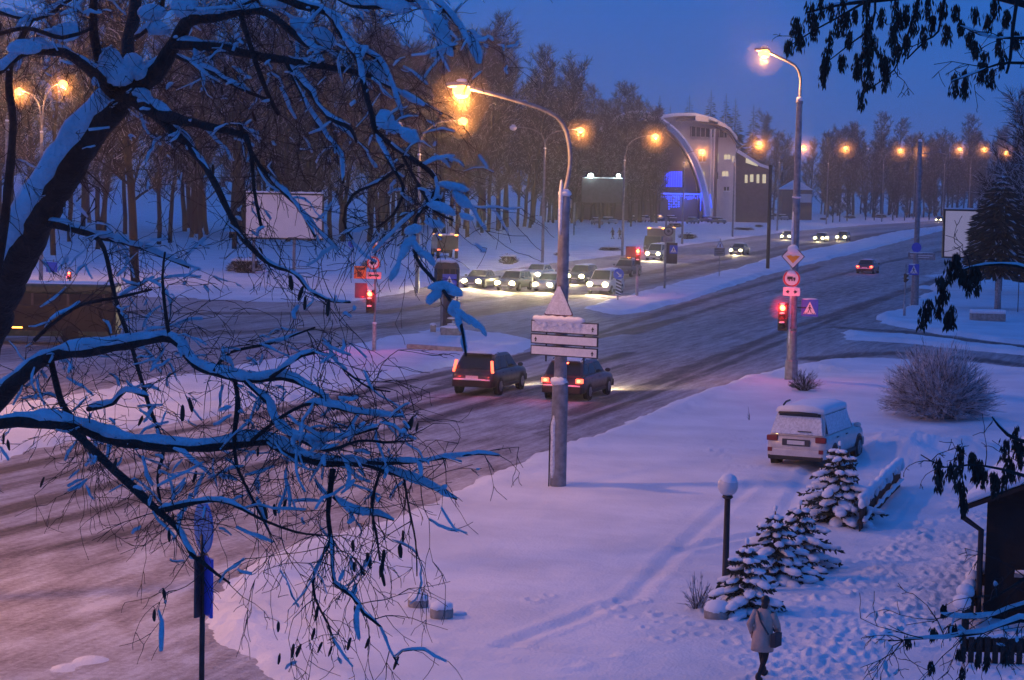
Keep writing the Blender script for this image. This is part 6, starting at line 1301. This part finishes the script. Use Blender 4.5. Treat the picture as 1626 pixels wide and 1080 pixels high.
 dict(pts=[(0, 20, 7.5, 4), (60, 30, 7.4, 4), (110, 0, 7.3, 4), (160, -20, 7.2, 4)], snow=2.2, seed=43),
 dict(pts=[(-20, 60, 7.1, 4), (40, 45, 7.1, 4), (100, 60, 7.0, 4), (145, 45, 7.0, 3)], snow=2.4, seed=44),
 dict(pts=[(215, 60, 7.6, 5), (250, 30, 7.5, 5), (262, -20, 7.4, 4)], snow=2.0, seed=45),
 dict(pts=[(281, 90, 7.3, 4), (330, 110, 7.2, 4), (380, 140, 7.1, 3), (430, 160, 7.0, 3)], snow=1.8, seed=46),
 dict(pts=[(640, 250, 6.2, 3), (668, 300, 6.0, 3), (690, 335, 5.9, 2.5), (720, 350, 5.9, 2)], snow=2.2, seed=47, gaps=.2),
 dict(pts=[(560, 380, 6.4, 2), (545, 350, 6.4, 2.4), (560, 310, 6.4, 2.8), (600, 290, 6.3, 3), (640, 262, 6.2, 3)], snow=1.0, seed=48, gaps=.5),
]
for L_ in LIMBS: limb(**L_)
# trunk snow: thick ridge lying on the upper side of the leaning trunk
tp = smooth_path([(P(x, y, d), r * d * DS_ / FPX) for x, y, d, r in LIMBS[0]['pts']], .07)
run = [(p + V((-.50 * r, -.45 * r, .40 * r)), r * .62 * (1 + .14 * vnoise(i, 5))) for i, (p, r) in enumerate(tp)]
sn.tube([a for a, _ in run], [b for _, b in run], 10)
# small snow cushions and thick fingers of snow
def cushion(x, y, d, w_, h, ang=0):
    p = P(x, y, d); k = d * DS_ / FPX; q0 = len(sn.v); sn.ell((0, 0, 0), (w_ * k, min(w_, h) * k * .8, h * k), 10, 7, j=.10, rnd=rr); mt = Matrix.Translation(p) @ Matrix.Rotation(R(-ang), 4, 'Y') if False else Matrix.Translation(p) @ Matrix.Rotation(R(ang), 4, 'Y')
    sn.v[q0:] = [tuple(mt @ V(v)) for v in sn.v[q0:]]
for c in [(175, 95, 7.5, 22, 20), (190, 120, 7.5, 26, 18), (210, 100, 7.5, 18, 16), (225, 115, 7.5, 20, 14), (105, 50, 7.1, 26, 14), (60, 70, 7.1, 22, 10), (40, 75, 7, 30, 12), (290, 10, 7.2, 22, 16), (240, 20, 7.4, 24, 14), (250, 45, 7.4, 18, 12),
          (440, 0, 7, 30, 14), (480, 45, 6.9, 24, 12, 30), (515, 60, 6.8, 24, 13, 40), (600, 110, 6.5, 24, 10, 30), (620, 200, 6.2, 22, 12, 20), (612, 190, 6.2, 16, 16), (650, 215, 6.1, 20, 10, 40), (625, 8, 6.5, 30, 12, 10), (705, 65, 6.3, 30, 9, 60), (755, 80, 6.3, 26, 8, 70), (700, 40, 6.3, 24, 9, 50),
          (655, 155, 6.4, 22, 7, 25), (720, 295, 6.0, 28, 8, 12), (735, 318, 6.0, 22, 8, 35), (700, 330, 5.9, 26, 8, 20), (740, 345, 5.9, 12, 6, 30), (690, 355, 5.9, 18, 7, 15), (655, 365, 5.8, 16, 8, -20), (640, 400, 5.8, 22, 7, -60), (628, 430, 5.7, 20, 6, -65), (650, 385, 5.8, 14, 7, -50), (665, 395, 5.8, 18, 7, 50), (680, 410, 5.7, 16, 6, 40),
          (700, 455, 5.6, 22, 8, 5), (690, 470, 5.6, 16, 8, -40), (720, 462, 5.6, 18, 9, 30), (722, 490, 5.5, 14, 10, 60), (735, 500, 5.4, 20, 6, 35), (755, 512, 5.4, 20, 5, 45), (768, 527, 5.4, 8, 4, 60), (738, 540, 5.4, 24, 5, 85), (728, 510, 5.4, 18, 6, 75), (683, 478, 5.6, 8, 5, -40)]:
    cushion(*c)
for x, y in [(485, 478), (481, 462), (522, 482), (461, 445), (650, 677), (664, 678), (655, 668), (245, 975), (445, 1045), (478, 1030), (466, 1030), (512, 1027), (528, 1033), (557, 1020), (588, 1018), (633, 1050), (500, 1005), (505, 970), (640, 850), (635, 870), (610, 880), (605, 912), (608, 900), (560, 865), (562, 900), (572, 905), (583, 885), (455, 800), (418, 805), (435, 808), (810, 0) if False else (300, 640), (290, 650), (12, 705), (6, 695), (70, 765), (185, 735)]: podat(P(x, y - 8, 5.8), 1.25)
tb_ = P(-60, 640, 8.6); foot = V((tb_.x - 1.9, tb_.y + .6, 0))
bk.tube([V((foot.x, foot.y, -.4)), foot + V((.1, 0, 1.5)), foot + V((.45, 0, 3.5)), foot + V((1.1, -.1, 5.3)), tb_], [.36, .30, .25, .21, .19], 14)
j1 = P(-80, 700, 7.0); bk.tube([foot + V((.40, 0, 3.2)), foot + V((.9, -.6, 4.2)), j1], [.17, .13, .085], 10); j2 = P(-80, 680, 6.6); bk.tube([foot + V((.55, 0, 3.9)), foot + V((1.1, -.9, 4.9)), j2], [.14, .10, .05], 10)
j3 = P(-20, 500, 7.3); bk.tube([foot + V((1.0, -.1, 5.1)), foot + V((1.3, -.7, 6.2)), j3], [.10, .07, .036], 8)
fr = MB(empty('snowy_tree', foot, 0, 'big dark tree with thick snow on its crooked branches, filling the left of the view', 'tree')); troot = bpy.data.objects['snowy_tree']
from mathutils import noise as NZ
def fin(m, name, mt, smooth=True):
    if name == 'snow_load': m.v = [tuple(V(v) + NZ.noise_vector(V(v) * 14) * .012 + NZ.noise_vector(V(v) * 45) * .004) for v in m.v]
    m.v = [(v[0] - foot.x, v[1] - foot.y, v[2] - foot.z) for v in m.v]; return m.build(name, mt, troot, smooth)
fin(bk, 'trunk_and_branches', 'bark'); fin(tw_, 'twigs', 'twig', False); fin(sn, 'snow_load', 'tree_snow')
NP = 8 * 5 + 8
for i in range(0, len(pod.v), 48):
    m_ = MB(); m_.v = pod.v[i:i + 48]; m_.f = [tuple(k - i for k in f) for f in pod.f if i <= f[0] < i + 48]; m_.m = [0] * len(m_.f); fin(m_, 'dry_pod', 'seed')
# ================================================================ ASH TREE WITH SEED CLUSTERS, right foreground
bk, tw_, sn, pod = MB(), MB(), MB(), MB()
def keys(x, y, d, n=26, w_=8, h=16):
    p = P(x, y, d); k = d * DS_ / FPX
    for _ in range(n):
        a = V((rr.gauss(0, w_ * .45) * k, rr.gauss(0, w_ * .45) * k, rr.uniform(-h, h * .6) * k)) + p; l = rr.uniform(.026, .042); tl = V((rr.uniform(-.35, .35), rr.uniform(-.35, .35), -1)).normalized(); s_ = tl.orthogonal().normalized(); s_ = Quaternion(tl, rr.uniform(0, 6.28)) @ s_
        n_ = tl.cross(s_); w2 = l * .13; pod.add([a, a + tl * l * .5 + s_ * w2, a + tl * l, a + tl * l * .5 - s_ * w2, a + tl * l * .5 + n_ * w2 * .35, a + tl * l * .5 - n_ * w2 * .35], [(0, 1, 4), (1, 2, 4), (2, 3, 4), (3, 0, 4), (1, 0, 5), (2, 1, 5), (3, 2, 5), (0, 3, 5)])
AL = [
 dict(pts=[(1720, 40, 5.5, 10), (1640, 10, 5.6, 8), (1560, -10, 5.7, 7), (1490, -8, 5.8, 5), (1400, 0, 5.9, 4), (1330, 8, 6.0, 3), (1280, 20, 6.0, 2)], snow=.3, seed=50, tdens=3, tlen=.3),
 dict(pts=[(1615, 0, 5.6, 4), (1609, 42, 5.6, 3.5), (1604, 92, 5.6, 3), (1598, 117, 5.6, 2.4)], snow=.4, seed=51, tdens=6, tlen=.3),
 dict(pts=[(1500, -5, 5.8, 3), (1490, 50, 5.8, 2), (1470, 64, 5.8, 1.8), (1440, 94, 5.8, 1.3)], snow=0, seed=52, tdens=3, tlen=.2),
 dict(pts=[(1460, -5, 5.8, 3), (1446, 42, 5.8, 2), (1432, 80, 5.8, 1.8), (1420, 111, 5.8, 1.5), (1390, 135, 5.8, 1.3), (1368, 150, 5.8, 1)], snow=0, seed=53, tdens=3, tlen=.2),
 dict(pts=[(1390, 0, 5.9, 2.5), (1385, 40, 5.9, 1.8), (1350, 70, 5.9, 1.4), (1318, 95, 5.9, 1)], snow=0, seed=54, tdens=4, tlen=.2),
 dict(pts=[(1380, 0, 5.9, 2.5), (1330, 28, 5.9, 1.8), (1290, 50, 5.9, 1.4), (1255, 72, 5.9, 1)], snow=0, seed=55, tdens=4, tlen=.2),
 dict(pts=[(1700, 110, 5.6, 5), (1626, 100, 5.6, 3), (1585, 102, 5.6, 2), (1550, 115, 5.6, 1.6), (1512, 130, 5.6, 1)], snow=.3, seed=56, tdens=5, tlen=.25),
 dict(pts=[(1630, 60, 5.6, 3), (1590, 60, 5.6, 2.2), (1555, 55, 5.6, 1.6), (1525, 40, 5.6, 1)], snow=.3, seed=57, tdens=5, tlen=.25),
 dict(pts=[(1720, 720, 5.2, 6), (1640, 705, 5.2, 4), (1600, 690, 5.2, 3), (1575, 662, 5.2, 1.2)], snow=.5, seed=58, tdens=6, tlen=.25),
 dict(pts=[(1720, 790, 5.2, 6), (1640, 760, 5.2, 3.5), (1590, 745, 5.2, 2.4), (1540, 738, 5.2, 1.8), (1500, 742, 5.2, 1.4), (1462, 722, 5.2, 1)], snow=.8, seed=59, tdens=7, tlen=.25),
 dict(pts=[(1720, 940, 5.2, 6), (1626, 962, 5.2, 4), (1580, 975, 5.2, 3), (1530, 980, 5.2, 2), (1495, 975, 5.2, 1.2)], snow=1.6, seed=60, tdens=12, tlen=.3),
 dict(pts=[(1720, 1000, 5.0, 6), (1620, 985, 5.0, 4), (1560, 1005, 5.0, 2.6), (1500, 1012, 5.0, 1.6), (1410, 1018, 5.0, 1)], snow=1.4, seed=61, tdens=12, tlen=.3),
 dict(pts=[(1720, 880, 5.2, 6), (1650, 905, 5.2, 4), (1610, 930, 5.2, 2.6), (1560, 960, 5.2, 1.4)], snow=1.2, seed=62, tdens=10, tlen=.3),
 dict(pts=[(1720, 470, 5.4, 5), (1640, 430, 5.4, 3), (1590, 420, 5.4, 2.2), (1540, 425, 5.4, 1.6), (1505, 440, 5.4, 1)], snow=.4, seed=63, tdens=3, tlen=.2)]
podat_ = podat
def podat(p, s=1): pass
for L_ in AL: limb(**L_)
KEYS = [(1308, 112), (1312, 96), (1340, 95), (1360, 105), (1378, 85), (1383, 78), (1385, 116), (1408, 118), (1410, 105), (1370, 150), (1290, 28), (1296, 40), (1318, 15), (1330, 38), (1345, 28), (1360, 18), (1375, 45), (1378, 32), (1400, 22), (1420, 42), (1418, 55), (1440, 18), (1268, 44), (1272, 60), (1250, 70), (1262, 35), (1515, 122), (1530, 132), (1532, 118), (1555, 112), (1562, 92), (1545, 68), (1542, 55), (1525, 38), (1500, 12), (1480, 28), (1340, 5), (1460, 8), (1585, 58),
    (1392, 60), (1398, 82), (1375, 66), (1352, 55), (1300, 5), (1320, 60), (1405, 92), (1372, 120), (1430, 25), (1450, 35), (1470, 45), (1520, 10), (1550, 15), (1565, 30), (1580, 5), (1600, 20), (1610, 60), (1590, 90), (1575, 120), (1310, 82), (1380, 5), (1420, 8), (1500, 50), (1475, 5), (1365, 92), (1440, 62), (1286, 8), (1420, 75),
    (1490, 735), (1492, 752), (1520, 752), (1525, 772), (1545, 738), (1542, 725), (1558, 735), (1530, 795), (1513, 742), (1610, 690), (1600, 705), (1600, 730), (1610, 742), (1580, 768), (1575, 755), (1620, 722), (1618, 705), (1528, 715), (1562, 750), (1595, 752), (1497, 460), (1494, 445), (1492, 478), (1510, 492), (1505, 500), (1530, 428), (1538, 440), (1545, 425), (1522, 405), (1520, 415), (1472, 488), (1468, 496), (1555, 440), (1510, 425), (1480, 1000), (1510, 990), (1520, 1030), (1530, 1060), (1480, 1050), (1500, 965), (1550, 1040), (1570, 1050), (1440, 1010), (1600, 1040)]
for i, (x, y) in enumerate(KEYS):
    d_ = 5.8 if y < 200 else 5.3; b_ = 1 if y < 800 else .6; keys(x + rr.uniform(-4, 4), y + rr.uniform(-4, 4), d_, int(rr.uniform(60, 95) * b_), rr.uniform(5, 9) * b_ ** .5, rr.uniform(13, 22) * b_)
f2 = V((5.0, 9.2, 0)); t0 = MB()
bk.tube([V((f2.x, f2.y, -.4)), f2 + V((0, 0, 4)), f2 + V((-.1, -.1, 8)), f2 + V((-.15, -.1, 11)), f2 + V((-.2, 0, 13))], [.24, .20, .15, .11, .06], 12)
for L_ in (AL[0], AL[6], AL[8], AL[9], AL[10], AL[11], AL[12], AL[13]):
    x, y, d, r = L_['pts'][0]; e_ = P(x, y, d); z_ = max(1.0, min(12.5, e_.z - .35)); s_ = V((f2.x - .1, f2.y - .05, z_)); bk.tube([s_, s_.lerp(e_, .5) + V((0, 0, .1)), e_], [.05, .035, r * d * DS_ / FPX], 8)
foot = f2; troot = empty('ash_tree', f2, 0, 'tree with hanging dry brown seed clusters reaching in from the right edge', 'tree')
fin(bk, 'trunk_and_branches', 'bark'); fin(tw_, 'twigs', 'twig', False); fin(sn, 'snow_load', 'tree_snow'); fin(pod, 'seed_clusters', 'seed', False)
# ================================================================ SNOWY TREES BEHIND THE RIGHT BILLBOARD
t, c = spruce_proto(9, 8.2, 2.6, 6500, snow=.22, dome=True); b = GS(1584, 491); root = empty('snowy_spruce', b, 0, 'dense dark spruce with snow on its boughs in front of the white billboard', 'tree'); H = topz(b, 272) - b.z
t2 = MB(); t2.tube([V((0, 0, -.3)), V((0, 0, 2.2)), V((0, 0, H))], [.26, .2, .03], 8); t2.build('trunk', 'frosty', root, True)
c.v = [(v[0] * (1.0 if v[2] > 3 else .9), v[1], v[2] * (H - 2.7) / 8.2 + 2.7) for v in c.v]; c.build('crown', ['needle', 'snowy'], root)
t, c = tree_proto(55, 15, 6.0, .16, 54, 16, 10, tw=.024, frost=.30)
b = GS(1640, 470); root = empty('frosted_tree', b, 0, 'broad bare tree thickly frosted with snow behind the spruce at the right edge', 'tree'); t.build('trunk', 'bark_far', root, True); c.build('crown', ['twig', 'snowy'], root)
t, c = tree_proto(56, 10, 4.0, .15, 34, 13, 9, tw=.022, frost=.35)
b = GS(1585, 462); root = empty('frosted_tree', b, 0, 'smaller bare frosted tree just behind the white billboard', 'tree'); t.build('trunk', 'bark_far', root, True); c.build('crown', ['twig', 'snowy'], root)
# park fence posts on the right
b = GS(1616, 497); root = empty('thin_pole', b, 0, 'thin dark pole in the snow right of the concrete block', 'pole'); post(root, b, b + V((0, 0, 2.6)), .03, 'darkmetal'); snow_lump(root, b + V((0, 0, 2.6)), .05)
# ================================================================ THE COLD HAZE
q = MB(); q.box((0, 460, 20), (1300, 1060, 44)); hz = q.build('haze', mat('haze_surface', (1, 1, 1)), None); tag(hz, kind='stuff')
m = bpy.data.materials.new('haze'); m.use_nodes = True; t = m.node_tree; t.nodes.remove(t.nodes['Principled BSDF']); pv = t.nodes.new('ShaderNodeVolumePrincipled')
pv.inputs['Color'].default_value = (.85, .88, .95, 1); pv.inputs['Density'].default_value = .0005; pv.inputs['Anisotropy'].default_value = .85
t.links.new(pv.outputs[0], t.nodes['Material Output'].inputs['Volume']); hz.data.materials.clear(); hz.data.materials.append(m)
for o in bpy.data.objects:
    if o.type == 'MESH' and o.name.startswith('haze'): o.visible_shadow = True
